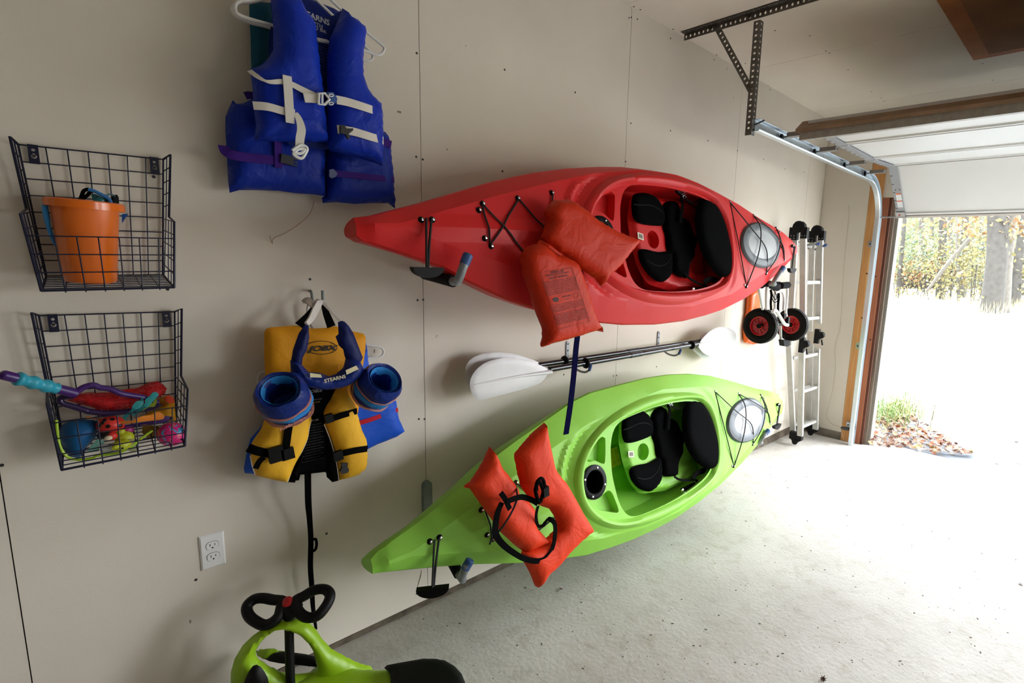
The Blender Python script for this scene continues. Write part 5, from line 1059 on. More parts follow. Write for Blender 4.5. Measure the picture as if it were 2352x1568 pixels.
# ------------------------------------------------------------------ overhead garage door, its track and its hanger
dw = M('door_panel_white', 'cfcfcd', .5, bump=(400, .04), var=('c9c9c6', 2)); zn = steel; dk = M('dark_steel', '4a4642', .5, .5)
d1 = empty('door_1', (3.0, 4.0, 1.99), None, None); d1['kind'] = 'structure'; X0, X1 = .665, 5.45
def section(y0, z0, y1, z1, name='door_panel', x0=X0, x1=X1):
    a, b = A(0, y0, z0), A(0, y1, z1); d = unit(b - a); n = A(0, d[2], -d[1]); n = n if n[2] > 0 or abs(n[2]) < .01 else -n
    if n[2] < 0: n = -n
    g = G(); e = .004; a2, b2 = a + d * e, b - d * e; mid = a + d * (np.linalg.norm(b - a) - .03)
    # the room face with a rounded lip at each joint
    pr_ = [a2 + n * .018, a2 + d * .008, a2 + d * .024, a2 + d * .030 + n * .010, b2 - d * .030 + n * .010, b2 - d * .024, b2 - d * .008, b2 + n * .018, b2 + n * .04, a2 + n * .04]
    g = prism([p + A(x0, 0, 0) for p in pr_], (x1 - x0, 0, 0)); return fixn(mk(name, g, dw, d1, 20)), a, b, d, n
JY = [3.03, 3.52, 4.053, 4.525]; JZ = [2.305, 2.30, 2.30, 2.325]
secs = [section(JY[i], JZ[i], JY[i + 1], JZ[i + 1]) for i in range(3)]
secs.append(section(4.545, 2.335, 4.93, 1.995))
# end stiles with slots, hinges, rollers
for i, (o, a, b, d, n) in enumerate(secs):
    L = np.linalg.norm(b - a); w_ = .058 if i == 3 else .05
    st_ = mk('end_stile', fixn and obox((a + b) / 2 + A(X0 + w_ / 2 - .004, 0, 0) - n * .002, (w_ / 2, 0, 0), d * (L / 2 - .004), n * .0045), M('stile_grey_steel', '94979a', .45, .25), o, 0)
    for k in range(5):
        p = a + d * (L * (.18 + .16 * k)) + A(X0 + .004, 0, 0) - n * .0068
        mk('stile_slot', obox(p, (.007, 0, 0), d * .0035, n * .0005), dark_gap, o, 0)
for i, (y, z) in enumerate(((3.05, 2.285), (3.525, 2.285), (4.06, 2.285), (4.50, 2.29))):
    h_ = mk('hinge', obox((.60, y, z), (.05, 0, 0), (0, .02, 0), (0, 0, .012)), M('roller_bracket', '8b8782', .5, .4), d1, 0)
    mk('roller_stem', tube([A(.515, y, z - .006), A(.66, y, z - .006)], .005, 8), steel, h_)
    mk('roller', lathe(A(.505, y, z - .006), (1, 0, 0), [(.006, 0), (.019, .002), (.020, .006), (.019, .010), (.006, .012)], 16), black_plastic, h_)
# bottom fixture and labels on the lowest stile
o, a, b, d, n = secs[3]; L = np.linalg.norm(b - a); cS = A(X0 + .025, 0, 0)
bf = mk('bottom_bracket', obox(b + cS - n * .010 - d * .03, (.034, 0, 0), d * .028, n * .006), M('bottom_bracket_steel', 'a9a9a7', .4, .7), d1, 0)
mk('red_bolt', obox(b + cS - n * .018 - d * .03 - A(.006, 0, 0), (.006, 0, 0), d * .006, n * .002), M('red_paint', 'a8201c', .5), bf, 0)
mk('bottom_rod', tube([b + A(.53, 0, 0) - d * .006 - n * .012, b + A(.73, 0, 0) - d * .006 - n * .012], .006, 8), steel, bf)
def st_lab(f0, f1, mat, nm, x0=-.012, x1=.026):
    q = [a + d * L * f + cS + A(x, 0, 0) for f, x in ((f0, x0), (f0, x1), (f1, x1), (f1, x0))]; return decal(nm, [v - n * .007 for v in q], -n, mat, o, .0004)
wl_ = M('sticker_white', 'd2d4d4', .5); ol_ = M('sticker_orange', 'e0622a', .5)
st_lab(.54, .66, wl_, 'warning_sticker'); st_lab(.52, .545, ol_, 'warning_sticker'); st_lab(.68, .80, wl_, 'warning_sticker'); st_lab(.665, .685, ol_, 'warning_sticker')
mk('oval_badge', G().add([a + d * (L * .45 + .008 * math.sin(q)) + cS + A(.006 + .02 * math.cos(q), 0, 0) - n * .0075 for q in np.linspace(0, 2 * PI, 24, endpoint=False)], [tuple(range(24))]), M('badge_black', '23211f', .5), o, 0)
mk('badge_centre', G().add([a + d * (L * .45 + .0045 * math.sin(q)) + cS + A(.006 + .012 * math.cos(q), 0, 0) - n * .0080 for q in np.linspace(0, 2 * PI, 24, endpoint=False)], [tuple(range(24))]), M('badge_grey', 'c4c4c2', .5), o, 0)
mk('weather_strip', prism([b + A(X0 - .02, 0, 0) + v for v in (n * .0, n * .03, n * .03 + d * .02, d * .02)], (X1 - X0, 0, 0)), M('weather_strip', 'b4aea6', .6), d1, 0)
# stiffening strut and stained board on the top section
P0 = P(1835, 322, y=3.0); 
st2 = mk('door_strut', box(P0[0], X1, 3.0, 3.03, P0[2], P0[2] + .048), M('galvanised_strut', 'a7a49b', .5, .2, bump=(200, .1), var=('97948b', 30)), d1, 0)
g = prism([A(P0[0] - .02, 3.0 + a_, P0[2] + b_) for a_, b_ in ((-.012, .040), (-.012, .058), (-.004, .064), (.07, .115), (.10, .115), (.10, .105), (.045, .06), (.03, .048))], (X1 - P0[0], 0, 0)); fixn(mk('top_strut', g, M('brown_dusty_steel', 'a68a70', .6, .05, bump=(60, .3), var=('8f745a', 8)), d1, 20))
# track
tm = M('bright_galvanised', 'cfd8dc', .28, .75, bump=(30, .06))
path = [(2.735, 2.283)] + [(2.735 + (4.60 - 2.735) * k / 8, 2.283 - .012 * k / 8) for k in range(1, 9)] + [(4.60 + .33 * math.sin(t_), 2.271 - .33 * (1 - math.cos(t_))) for t_ in np.linspace(.12, PI / 2, 12)] + [(4.93, 1.4), (4.93, .6), (4.94, .003)]
path = [A(0, *p) for p in path]; rows = []
prof = [(.535, .026), (.532, .030), (.500, .030), (.496, .026), (.496, -.026), (.500, -.030), (.530, -.030), (.537, -.024), (.537, -.020), (.531, -.026), (.5, -.0285), (.4985, -.026), (.4985, .026), (.5, .0285), (.531, .0285), (.534, .025)]
for i, p in enumerate(path):
    tt = unit(path[min(i + 1, len(path) - 1)] - path[max(i - 1, 0)]); n = A(0, -tt[2], tt[1]); rows.append([A(x, 0, 0) + p + n * k for x, k in prof])
tr = tag(mk('door_track', fixn and loft(rows, True), tm, None, 40), 'galvanised roller track curving from the ceiling hanger down the door jamb', 'track')
for y in (2.85, 3.2, 3.35, 3.7, 3.9, 4.2, 4.4): mk('track_hole', lathe(A(.4988, y, 2.28), (1, 0, 0), [(.004, 0), (.004, .0006), (0, .0006)], 8), dark_gap, tr, 0)
for z, m_ in ((.87, M('green_bracket', '9fb59a', .5, .3)), (.15, steel), (1.75, steel)):
    k = mk('track_bracket', box(.455, .497, 4.945, 5.006, z, z + .05), m_, tr, 0); mk('bracket_bolt', lathe(A(.47, 4.945, z + .025), (0, -1, 0), [(.008, 0), (.007, .004), (0, .005)], 6), dark_gap, k, 0)
# perforated angle hanger
ang = M('perforated_angle_steel', '6b6761', .5, .6, bump=(80, .1), var=('57534e', 12))
def perf(p0, p1, n1, n2, w_=.036, pitch=.0285, skip=()):
    "slotted angle: two holed flanges meeting on the line p0-p1"
    p0, p1 = A(*p0), A(*p1); d = unit(p1 - p0); L = np.linalg.norm(p1 - p0); g = G()
    for n_, m_ in ((unit(n1), unit(n2)), (unit(n2), unit(n1))):
        hs = []; k = pitch / 2
        while k < L - .008:
            hs.append([(k + .0058 * math.cos(a), w_ * .52 + .0075 * math.sin(a)) for a in np.linspace(0, 2 * PI, 8, endpoint=False)]); k += pitch
        V, T = cdt([[(0, 0), (L, 0), (L, w_), (0, w_)]], .2, hs)
        g.add([p0 + d * a + n_ * b for a, b in V], T); g.add([p0 + d * a + n_ * b + m_ * .002 for a, b in V], [q[::-1] for q in T])
    return g
hy = 2.71
t = empty('track_hanger', (.4, hy, CEIL), 'perforated angle-iron hanger fixed to the ceiling, holding the end of the door track', 'bracket')
mk('ceiling_angle', perf((.03, hy, CEIL - .003), (1.6, hy, CEIL - .003), (0, 0, -1), (0, -1, 0)), ang, t, 0)
xh = P(1721, 40, y=hy)[0]; mk('drop_angle', perf((.500, hy + .004, 2.795), (.500, hy + .004, 2.232), (-1, 0, 0), (0, 1, 0)), ang, t, 0)
b0, b1 = P(1640, 66, y=hy + .006), P(1716, 208, y=hy + .006)
dd_ = unit(b1 - b0); mk('diagonal_brace', perf(b0 - dd_ * .02, b1 + dd_ * .01, np.cross(dd_, A(0, 1, 0)), (0, 1, 0), .034), ang, t, 0)
for q in ((1722, 38), (1634, 64), (1720, 198)): mk('bolt', lathe(P(*q, y=hy), (0, -1, 0), [(.009, 0), (.009, .005), (.004, .006), (.004, .012), (0, .012)], 6), M('rusty_bolt', '4a4238', .6, .5), t, 0)
mk('track_bolt', tube([A(.49, 2.745, 2.285), A(.56, 2.735, 2.30)], .004, 6), dk, t)
# safety sensor and its wire
t = empty('door_sensor', (.45, 4.93, .1), 'small black door safety sensor clipped to the foot of the track', 'sensor')
c = P(1942, 984, y=4.93); mk('sensor_body', obox(c, (.028, 0, .0), (0, .012, 0), (0, 0, .012)), M('sensor_grey_black', '2f3236', .5), t, 0)
c2 = P(1955, 984, y=4.925); mk('sensor_bracket', obox(c2, (.012, 0, 0), (0, .008, 0), (0, 0, .028)), black_plastic, t, 0)
mk('sensor_lens', lathe(c + A(-.028, 0, 0), (-1, 0, 0), [(.008, 0), (.006, .012), (0, .012)], 10), black_plastic, t)
wp_ = cat([P(x, y, y=5.0) for x, y in ((1948, 470), (1950, 484), (1945, 540), (1938, 610), (1934, 680), (1930, 745), (1924, 770), (1917, 800), (1919, 840), (1913, 890), (1905, 925), (1898, 950), (1903, 966), (1915, 976), (1930, 980))], 4)
tag(mk('sensor_wire', tube(wp_, .0016, 5), M('pale_wire', 'b9b09c', .6)), 'thin pale wire stapled down the wall beside the door jamb', 'wire')
w2 = cat([P(x, y, y=4.95) for x, y in ((1930, 982), (1934, 995), (1938, 1010), (1941, 1022))], 4)
tag(mk('sensor_wire', tube(w2, .0016, 5), M('pale_wire', 'b9b09c', .6)), 'loose wire end hanging from the sensor to the floor', 'wire')
# ------------------------------------------------------------------ folding ladder
al = M('ladder_aluminium', 'b4b3ad', .45, .35, bump=(90, .05), var=('a8a7a1', 14)); hb = M('ladder_hinge_black', '0a090b', .55, spec=.2)
t = empty('folding_ladder', (.16, 4.5, 0), 'folded aluminium multi-position ladder with black hinges, leaning in the corner', 'ladder')
def rail(px0, px1, x0, x1, w_=.026, dp=.023):
    a, b = P(*px0, x=x0), P(*px1, x=x1); d = unit(b - a); ay = A(0, 1, 0) - d * d[1]; az = np.cross(d, unit(ay))
    return mk('rail', obox((a + b) / 2, unit(ay) * w_ / 2, d * np.linalg.norm(b - a) / 2, unit(az) * dp), al, t, 0)
def rung(par, q0, q1, x0, x1, h_=.012):
    a, b = P(*q0, x=x0), P(*q1, x=x1); d = unit(b - a); return mk('rung', obox((a + b) / 2, d * np.linalg.norm(b - a) / 2, (.014, 0, 0), (0, 0, h_)), al, par, 0)
XF, XR = .24, .12
r1 = rail((1845, 548), (1844, 775), XF, XF); r2 = rail((1842, 806), (1838, 1000), XF, XF)     # front near side
r3 = rail((1826, 550), (1813, 790), XR, XR); r4 = rail((1812, 790), (1822, 1000), XR, XR)
r5 = rail((1884, 552), (1880, 742), XF, XF); r6 = rail((1877, 800), (1873, 985), XF, XF)
r7 = rail((1866, 555), (1860, 760), XR, XR); r8 = rail((1863, 790), (1857, 985), XR, XR)
for q0, q1, p_ in (((1850, 648), (1883, 648), r1), ((1846, 732), (1880, 729), r1), ((1845, 819), (1876, 812), r2), ((1844, 898), (1875, 888), r2), ((1842, 979), (1873, 966), r2)): rung(p_, q0, q1, XF, XF)
for q0, q1, p_ in (((1820, 648), (1864, 650), r3), ((1822, 560), (1862, 566), r3), ((1820, 822), (1862, 812), r4), ((1821, 896), (1858, 886), r4), ((1822, 975), (1858, 965), r4)): rung(p_, q0, q1, XR, XR)
def hinge(q, sc, x, tops=True):
    "bracket plates with a round knuckle on top"
    c = P(*q, x=x); s = .048 * sc; out = []
    pts = [(-1, -1.55), (-.1, -1.55), (-.1, -.55), (.1, -.45), (.28, -.55), (.28, -1.55), (1, -1.55), (1, .1), (.7, .1), (.62, .5), (.3, .85), (0, .95), (-.35, .85), (-.62, .5), (-.7, .1), (-1, .1)]
    g = prism([c + A(a * s * 1.2, -.02, b * s) for a, b in pts], (0, .045, 0)); h_ = fixn(mk('hinge', g, hb, t, 0))
    mk('hinge_disc', lathe(c + A(0, -.02, .1 * s), (0, -1, 0), [(.75 * s, 0), (.7 * s, .006), (.2 * s, .008), (0, .009)], 24), hb, h_, 30)
    for a, b in ((-.75, -1.0), (-.4, -1.0), (-.75, -1.35), (-.4, -1.35), (.45, -1.0), (.8, -1.0), (.45, -1.35), (.8, -1.35)):
        mk('rivet', lathe(c + A(a * s * 1.2, -.02, b * s), (0, -1, 0), [(.004, 0), (.003, .002), (0, .002)], 8), steel, h_)
    return h_
hinge((1836, 524), 1.22, .18); hinge((1877, 532), 1.15, .18)
for q, s in (((1828, 1008), 1), ((1864, 988), 1)):
    c = P(*q, x=.18); k = .042
    g = prism([c + A(a * k * 1.3, -.02, b * k) for a, b in ((-1, 1.5), (1, 1.5), (1, .0), (.6, -.2), (.5, -.5), (0, -.65), (-.5, -.5), (-.6, -.2), (-1, 0))], (0, .045, 0)); f = fixn(mk('foot', g, hb, t, 0))
    mk('foot_disc', lathe(c + A(0, -.02, -.02), (0, -1, 0), [(.026, 0), (.024, .008), (0, .009)], 20), hb, f, 30)
for q, x in (((1842, 790), XF), ((1877, 770), XF)):
    c = P(*q, x=x + .01); k = .036
    g = prism([c + A(a * k * .9, -.018, b * k) for a, b in ((-.6, 1.5), (.6, 1.5), (.7, .9), (1.2, 1.0), (1.8, .6), (1.9, 0), (1.5, -.5), (.8, -.8), (.6, -1), (.6, -1.9), (-.6, -1.9))], (0, .036, 0)); h_ = fixn(mk('middle_hinge', g, hb, t, 0))
    mk('hinge_disc', lathe(c + A(1.0 * k, -.018, .15 * k), (0, -1, 0), [(.8 * k, 0), (.75 * k, .006), (0, .008)], 20), hb, h_, 30)
    mk('release_lever', obox(c + A(1.3 * k, 0, -1.5 * k), (0, .006, 0), (.005, 0, .0015), (.006, 0, -.024)), hb, h_, 0)
# ------------------------------------------------------------------ kayak cart
tyre = M('black_tyre', '0c0b0a', .8, spec=.2, bump=(60, .3)); rimr = M('red_wheel_rim', 'b8121c', .35); wt = M('white_tube', 'dcdcda', .3)
t = empty('kayak_cart', P(1785, 745, x=.3), 'folded kayak cart with two black tyres and red rims, hanging beside the ladder', 'cart')
def wheel(q, x, ax=unit(A(.06, -1, .0)), R=.125):
    c = P(*q, x=x); hw = .034
    pr = []
    for a in np.linspace(-PI / 2 - .9, PI / 2 + .9, 18): pr.append((R - .036 + .036 * math.cos(a), hw * math.sin(a)))
    g = lathe(c, ax, [(p[0], p[1]) for p in pr], 48, cap=False)
    o = mk("tyre", g, tyre, t, 50)
    # tread blocks
    g = G(); u = unit(np.cross(ax, A(0, 0, 1))); w_ = np.cross(ax, u)
    for k in range(56):
        for j, off in enumerate((-.021, -.007, .007, .021)):
            th_ = 2 * PI * (k + .5 * (j % 2)) / 56; rr_ = R + .001 - abs(off) * .25; e = u * math.cos(th_) + w_ * math.sin(th_); f_ = np.cross(ax, e)
            obox(c + e * rr_ + ax * off, ax * .0055, f_ * .0048 + ax * .002 * (1 if j % 2 else -1), e * .0018, g)
    tr_ = mk('tread_blocks', g, M('tread_grey', '3a3834', .6), o, 0); tr_['kind'] = 'stuff'
    mk('rim', lathe(c, ax, [(.070, -.03), (.072, .026), (.066, .030), (.060, .026), (.056, .012), (.024, .012), (.024, .028), (.018, .030), (.018, .012), (0, .012)], 40), rimr, o, 30)
    g = G()
    for k in range(10):
        th_ = 2 * PI * k / 10; e = u * math.cos(th_) + w_ * math.sin(th_); obox(c + e * .042 + ax * .014, e * .018, np.cross(ax, e) * .0015, ax * .006, g)
    mk('rim_spokes', g, rimr, o, 0); mk('hub', lathe(c + ax * .014, ax, [(.015, 0), (.015, .017), (.012, .018), (.006, .016), (0, .016)], 20), black_plastic, o, 30)
    return c
w1 = wheel((1747, 748), .25); w2 = wheel((1819, 745), .25, R=.127)
def CT(L_, x): return [P(1680 + a / 6.533, 620 + b / 6.533, x=x) for a, b in L_]
def tb_(nm, L_, x, r, mat=wt, k=4): return mk(nm, tube(cat(CT(L_, x), k), r, 10), mat, t)
tb_('frame_tube', [(525, 590), (525, 400), (535, 260), (560, 200), (600, 190), (640, 215)], .36, .0105)
tb_('frame_tube', [(470, 590), (440, 430), (415, 300), (405, 240)], .30, .0095)
tb_('frame_tube', [(655, 600), (655, 430), (660, 340), (700, 325), (750, 310), (775, 350), (790, 430), (780, 600)], .32, .0100)
tb_('frame_tube', [(620, 640), (640, 600), (680, 620), (740, 720), (800, 810), (845, 825)], .38, .0115)
tb_('frame_tube', [(690, 240), (760, 225), (815, 235), (838, 290), (830, 450), (815, 620), (825, 690)], .30, .0100)
tb_('axle_tube', [(400, 820), (860, 815)], .27, .009, black_plastic)
tb_('foam_grip', [(570, 215), (690, 260)], .365, .026, foam, 1); tb_('foam_grip', [(740, 235), (850, 225)], .31, .024, foam, 1); tb_('foam_grip', [(660, 215), (720, 215)], .28, .020, foam, 1); tb_('foam_grip', [(450, 240), (520, 200)], .30, .018, foam, 1)
tb_('strap', [(590, 300), (600, 380), (590, 480), (595, 600)], .33, .008, black_web); tb_('strap', [(700, 300), (710, 400), (700, 520), (700, 640)], .29, .009, black_web)
tb_('cord', [(600, 290), (620, 380), (660, 450), (680, 400), (650, 320), (620, 300)], .37, .003, black_web); tb_('cord', [(610, 420), (640, 480), (690, 460), (690, 350)], .37, .003, black_web)
mk('clamp', obox(CT([(840, 760)], .37)[0], (.012, 0, 0), (0, .014, 0), (0, 0, .026)), black_plastic, t, 0); mk('clamp', obox(CT([(785, 690)], .36)[0], (.012, 0, 0), (0, .018, 0), (0, 0, .018)), black_plastic, t, 0)
mk('wire_pin', tube(cat(CT([(640, 1020), (615, 1040), (620, 1070), (650, 1080), (662, 1050), (650, 1020), (670, 990)], .34), 4), .0016, 5), steel, t)
tb_('kick_stand', [(735, 830), (740, 1040)], .22, .011, M('stand_grey', 'a9a8a2', .4, .4), 1)
mk('stand_foot', prism(CT([(705, 1040), (805, 1042), (800, 1120), (770, 1140), (720, 1130)], .22), (.04, 0, 0)), black_plastic, t, 0)
orb = M('orange_plastic_bag', 'e8641c', .35)
t2 = puff('orange_sled', [(1680 + a / 6.533, 620 + b / 6.533) for a, b in [(260, 350), (320, 300), (385, 290), (400, 450), (410, 600), (400, 900), (385, 1105), (330, 1120), (270, 1105), (200, 1090), (195, 900), (235, 640), (250, 450)]], orb, None, x=.03, th=.03, R=.04, wr=.006); tag(t2, 'orange plastic item hanging against the wall behind the cart wheels', 'bag')
# ------------------------------------------------------------------ outside
R_ = random.Random(5)
asph = M('pale_asphalt', '5a6066', .9, bump=(120, .3), var=('52585e', 3)); grav = M('pale_ground', 'aaa89c', .95, var=('9c9b8c', 2), bump=(30, .4))
dr = mk('driveway', box(-1.2, 9, BW + .23, 19, -.30, -.02), asph, smooth=0); tag(dr, kind='structure')
gr_ = mk('ground', box(-90, 90, BW + .16, 160, -.6, -.035), grav, smooth=0); tag(gr_, kind='structure')
lm = [M('leaf_tan', '8f7660', .7), M('leaf_orange', '8a4a20', .7), M('leaf_rust', '5f3a26', .7), M('leaf_yellow', '8c7434', .7)]
OUT = [(0, 1), (.18, .45), (.6, .7), (.35, .2), (.75, .05), (.32, -.15), (.5, -.6), (.1, -.4), (0, -1), (-.1, -.4), (-.5, -.6), (-.32, -.15), (-.75, .05), (-.35, .2), (-.6, .7), (-.18, .45)]
def leafg(c, s, rnd, g, flat=.35):
    yaw = rnd.uniform(0, 2 * PI); n = unit(A(rnd.gauss(0, flat), rnd.gauss(0, flat), 1)); u = unit(np.cross(n, A(math.cos(yaw), math.sin(yaw), 0))); v = np.cross(n, u)
    V = [A(*c) + u * a * s + v * b * s + n * (a * a + b * b) * s * .25 for a, b in OUT] + [A(*c)]
    k = len(OUT); return g.add(V, [(i, (i + 1) % k, k) for i in range(k)])
# pile by the jamb: wedge between the wall corner and the driveway
def pile_pt(): 
    while 1:
        px, py = R_.uniform(1995, 2235), R_.uniform(940, 1042)
        lo = 1020 + max(0, px - 2000) * .10; hi = 948 + max(0, (px - 2090)) * .62
        if hi < py < lo: return px, py
tag_done = 0
g = G(); mi_ = []
for k_, nn_ in ((0, 420), (2, 170), (1, 110), (3, 60)):
    for i in range(nn_):
        px, py = pile_pt(); h_ = .01 + .07 * R_.random() * min(1, (2230 - px) / 120)
        c = P(px, py, z=h_); leafg(c, R_.uniform(.018, .042), R_, g, .5); mi_ += [k_] * len(OUT)
o = mk('leaf_pile', g, lm[0], None, 0); tag(o, 'heap of fallen tan, rust, orange and yellow leaves outside the door jamb', 'leaves', kind='stuff')
for m_ in lm[1:]: o.data.materials.append(m_)
o.data.polygons.foreach_set('material_index', mi_)
strays = [(2103, 1037, 'fallen leaf nearest the jamb on the dark driveway strip'), (2145, 1040, 'curled leaf in front of the heap, left of the three near the slab edge'), (2187, 1042, 'leaf in front of the heap, right below its tip'), (2222, 1036, 'leaf at the far tip of the leaf heap'), (2165, 1052, 'leaf nearest the slab edge below the leaf heap'), (2335, 1014, 'dark curled leaf on the driveway at the right edge of the photo'), (2340, 1062, 'pale leaf below the dark curled leaf at the right edge'), (2066, 1031, 'crumb of leaf on the slab edge close to the jamb'), (2126, 907, 'lone leaf on the bright driveway right above the heap'), (2290, 1062, 'leaf on the open driveway, left of the right edge'), (2255, 1077, 'leaf on the slab edge at the middle of the doorway'), (2306, 1101, 'leaf nearest the camera on the slab edge, lower right'), (2180, 902, 'faint leaf far out on the bright driveway'), (2052, 868, 'faint leaf far out behind the grass tuft')]
lproto = None
for px, py, lab in strays:
    c = P(px, py, z=-.012); g = leafg((0, 0, 0), 1.0, R_, G(), .3)
    o = mk('fallen_leaf', g, R_.choice(lm[:3]), None, 0, origin=(0, 0, 0)); o.scale = (.035,) * 3; o.location = c
    tag(o, lab, 'leaf', 'dry leaves on the driveway')
for px, py, lab in ((2345, 1340, 'dark crumpled leaf on the garage floor at the right edge'), (1890, 1560, 'dark red leaf on the garage floor at the bottom edge'), (1288, 1352, 'small brown leaf scrap below the hanging orange vest')):
    c = P(px, py, z=.004); o = mk('fallen_leaf', leafg((0, 0, 0), 1.0, R_, G(), .3), lm[2] if px < 1500 else M('leaf_dark', '4a2a24', .7), None, 0, origin=(0, 0, 0)); o.scale = (.016 if px < 1500 else .018,) * 3; o.location = c; tag(o, lab, 'leaf')
# grass tuft
g = G(); base = P(2045, 955, z=0)
gm1 = M('grass_green', '5c7a38', .6); gm2 = M('grass_straw', '8a8258', .7)
for mat, n_, lab in ((gm1, 330, 'green grass tuft growing behind the leaf pile'), (gm2, 220, 'straw yellow grass blades around the green tuft')):
    g = G()
    for i in range(n_):
        px, py = R_.gauss(2045 if mat is gm1 else 2070, 28), R_.gauss(962, 14); c = P(max(px, 2004), min(py, 1000), z=-.03); a = R_.uniform(0, 2 * PI); h_ = R_.uniform(.12, .34); l_ = R_.uniform(.08, .26)
        e = A(math.cos(a), math.sin(a), 0); s = np.cross(e, A(0, 0, 1)) * .003
        p1 = c + e * l_ * .35 + A(0, 0, h_ * .75); p2 = c + e * l_ + A(0, 0, h_ * R_.uniform(.5, 1))
        g.add([c - s, c + s, p1 + s, p1 - s, p2], [(0, 1, 2, 3), (3, 2, 4)])
    o = mk('grass_tuft', g, mat, None, 0); tag(o, lab, 'grass', kind='stuff')
# far grass fringe at the wood's edge
# trees
bark = M('grey_bark', '302e2a', .9, bump=(12, .8), var=('24221f', 5)); bark2 = M('pale_bark', '4a4741', .9, bump=(12, .6), var=('3c3934', 5)); branchm = bark2
fol = [M('foliage_yellow', '625c34', .7), M('foliage_green', '4c5a34', .7), M('foliage_orange', '6c4b2a', .7), M('foliage_dark_green', '35463c', .7)]
for m_ in fol:
    m_.node_tree.nodes['Principled BSDF'].inputs['Subsurface Weight'].default_value = 0
def at(px, Y, z=None, py=None):
    v = ray(px, py if py else 690); return CAM + v * ((Y - CAM[1]) / v[1])
def crown(name, c, r, n_, mat, par, s=(.08, .17)):
    g = G(); r = [r[0] * 2.2, r[1] * .6, r[2] * 2.2]; n_ = int(n_ * 1.8)
    for i in range(n_):
        p = A(*c) + A(R_.gauss(0, r[0]), R_.gauss(0, r[1]), R_.gauss(0, r[2])); q = R_.uniform(*s); u = unit(A(R_.gauss(0, 1), R_.gauss(0, 1), R_.gauss(0, 1))); v = unit(np.cross(u, A(R_.gauss(0, 1), .3, R_.gauss(0, 1))))
        if p[2] < .1: continue
        g.add([p - u * q, p + v * q * .5, p + u * q, p - v * q * .5], [(0, 1, 2, 3)])
    return mk(name, g, mat, par, 0)
def tree(px0, py0, px1, Y, r0, label, branches=(), crowns=(), mat=bark, H=9.0):
    Y *= 2.2; r0 *= 1.35; H *= 2
    base = at(px0, Y); base[2] = -.05; top = at(px1, Y, py=505); f = (H - 0) / max(top[2], .1); tp = base + (top - base) * f
    t = empty('tree', base, label, 'tree', 'trees at the wood edge')
    pts = [base + (tp - base) * k for k in np.linspace(0, 1, 8)]; pts = [p + A(R_.gauss(0, r0 * .25), 0, 0) * (0 < i < 7) for i, p in enumerate(pts)]
    mk('trunk', tube(cat(pts, 3), list(np.linspace(r0 * 1.25, r0 * .35, (len(pts) - 1) * 3 + 1)), 12), mat, t, 60)
    for (ax_, ay_), (bx, by), rr_ in branches:
        a = at(ax_, Y, py=ay_); b = at(bx, Y, py=by); mk('branch', tube([a, (a + b) / 2 + A(0, 0, .05), b], [rr_ * 2, rr_ * 1.6, rr_ * .8], 7), mat, t)
    for (cx2, cy2), r, n_, m_ in crowns: crown('foliage', at(cx2, Y, py=cy2), r, n_, m_, t)
    return t
tree(2281, 700, 2297, 13.5, .27, 'nearest thick grey tree trunk forking at the top, right of the doorway', branches=(((2289, 545), (2270, 505), .05), ((2291, 540), (2318, 510), .06)), crowns=(((2290, 505), (.6, .5, .18), 160, fol[2]), ((2300, 500), (1.5, .8, .5), 260, fol[0])))
tree(2306, 690, 2318, 14.0, .20, 'pale twin trunk standing just right of the thick grey trunk', mat=bark2, branches=(((2302, 570), (2318, 540), .03),))
tree(2336, 660, 2352, 17.0, .14, 'slim leaning trunk at the right edge of the photo', crowns=(((2350, 560), (.8, .5, .7), 240, fol[0]),))
tree(2158, 640, 2170, 19.0, .17, 'grey trunk in the middle of the wood, behind the leaning branch', crowns=(((2170, 520), (1.3, .8, .5), 260, fol[0]),))
tree(2208, 610, 2216, 22.0, .20, 'dark straight trunk between the leaning branch and the thick grey trunk', crowns=(((2222, 525), (1.0, .6, .35), 260, fol[2]),))
tree(2061, 680, 2078, 18.0, .09, 'slim tree at the left end of the wood beside the door jamb', crowns=(((2070, 560), (.8, .5, .6), 240, fol[1]),))
tree(2202, 680, 2197, 17.5, .05, 'thin pale sapling between the middle trunk and the thick grey trunk', mat=bark2, crowns=(((2205, 600), (.5, .4, .5), 200, fol[0]),))
t = empty('fallen_branch', at(2127, 33, py=668), 'pale leaning dead branch in front of the wood', 'branch')
mk('limb', tube([at(2127, 33, py=670), at(2165, 33, py=620), at(2198, 33, py=580), at(2235, 33, py=540)], [.07, .10, .11, .10], 8), bark2, t); mk('twig', tube([at(2198, 33, py=580), at(2196, 33, py=545), at(2190, 33, py=515)], [.06, .04, .02], 6), bark2, t)
for k, (px, Y, lab) in enumerate(((2350, 30, 'dim distant trunk at the right edge, far in the wood'), (2180, 32, 'dim distant trunk behind the middle of the wood'), (2110, 28, 'dim distant trunk left of the middle trunk'), (2250, 34, 'dim distant trunk left of the thick grey trunk'), (2135, 36, 'dim far trunk above the dark thicket'))):
    tree(px, 640, px + 5, Y, .16, lab, crowns=(((px, 540), (2.2, 1.0, 1.3), 420, fol[(k * 2 + 1) % 4]),), H=13)
def bush(px, py, Y, r, n_, m_, label, tw=5):
    Y *= 2.2
    c = at(px, Y, py=py); t = empty('bush', (c[0], c[1], 0), label, 'bush', 'undergrowth along the wood')
    crown('foliage', c, r, n_, m_, t, (.07, .16)); g = G()
    for k in range(tw): tube([A(c[0] + R_.gauss(0, r[0] * .3), c[1], -.05), A(c[0] + R_.gauss(0, r[0] * .6), c[1], c[2] + r[2])], .025, 5, g=g)
    mk('stem', g, bark, t)
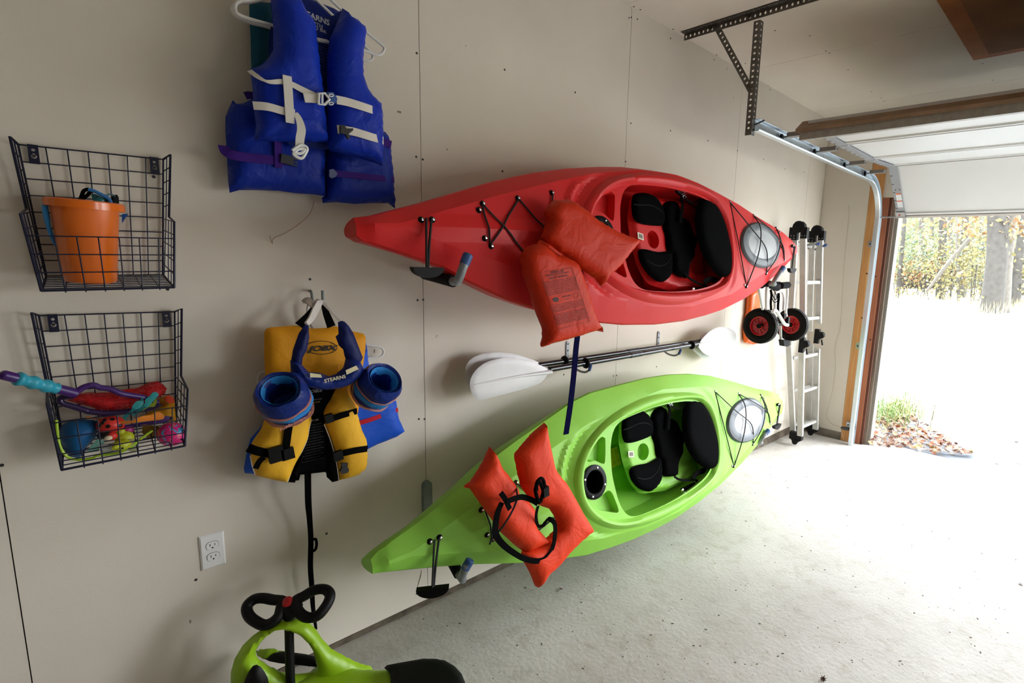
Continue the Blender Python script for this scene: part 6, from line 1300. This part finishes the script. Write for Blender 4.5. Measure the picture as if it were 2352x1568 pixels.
for px, py, Y, r, n_, k, lab in ((2085, 600, 20, (1.0, .6, .5), 500, 1, 'green bush at the left of the wood'), (2130, 590, 21, (1.0, .6, .45), 500, 3, 'blue-green bush behind the middle trunk'), (2120, 625, 18, (.7, .4, .25), 260, 2, 'orange-leaved shrub above the dark thicket'), (2185, 620, 18, (.8, .4, .5), 520, 0, 'yellow-green bush left of the thick grey trunk'), (2235, 630, 17, (.8, .4, .55), 560, 0, 'dense yellow bush against the thick grey trunk'),
        (2330, 620, 18, (.7, .5, .6), 480, 0, 'yellow bush right of the twin trunks'), (2250, 565, 24, (1.4, .6, .6), 420, 3, 'tall green growth behind the yellow bush'), (2050, 640, 19, (.8, .5, .5), 400, 0, 'yellow-green bush right beside the jamb'), (2345, 570, 24, (1.3, .6, .8), 420, 1, 'green growth at the far right of the wood')):
    bush(px, py, Y, r, n_, fol[k], lab)
t = mk('thicket', (lambda g: [tube([at(px_, 42, py=664 - R_.uniform(0, 4)), at(px_ + R_.uniform(-6, 6), 42, py=R_.uniform(622, 645))], .035, 4, g=g) for px_ in [R_.uniform(2068, 2170) for _ in range(150)]] and g)(G()), M('dark_twigs', '2c2828', .9), None, 0); tag(t, 'dark twiggy thicket low in the middle of the wood', 'thicket', kind='stuff')
# far grass
for (x0, x1, y0, y1, n_, m_, lab) in ((-14, 4, 26, 36, 3500, gm2, 'tall pale grass in front of the wood'),):
    g = G()
    for i in range(n_):
        c = A(R_.uniform(x0, x1) * 1.0 - 2, R_.uniform(y0, y1), -.03); a = R_.uniform(0, 2 * PI); e = A(math.cos(a), math.sin(a), 0); h_ = R_.uniform(.15, .7); s = np.cross(e, A(0, 0, 1)) * .014
        g.add([c - s, c + s, c + e * .12 + A(0, 0, h_)], [(0, 1, 2)])
    tag(mk('tall_grass', g, m_, None, 0), lab, 'grass', kind='stuff')
# wooded slope far behind closes the view
hill = mk('far_woods', (lambda g: g.add([A(x, 88 + 5 * math.sin(x * .3), z) for z in (-.5, 6, 16) for x in np.linspace(-90, 60, 60)], [(i + 60 * k, i + 1 + 60 * k, i + 61 + 60 * k, i + 60 + 60 * k) for k in range(2) for i in range(59)]))(G()), M('far_foliage', '595842', .95, var=('484c36', 1.2), bump=(3, 1)), None, 0); tag(hill, kind='structure')
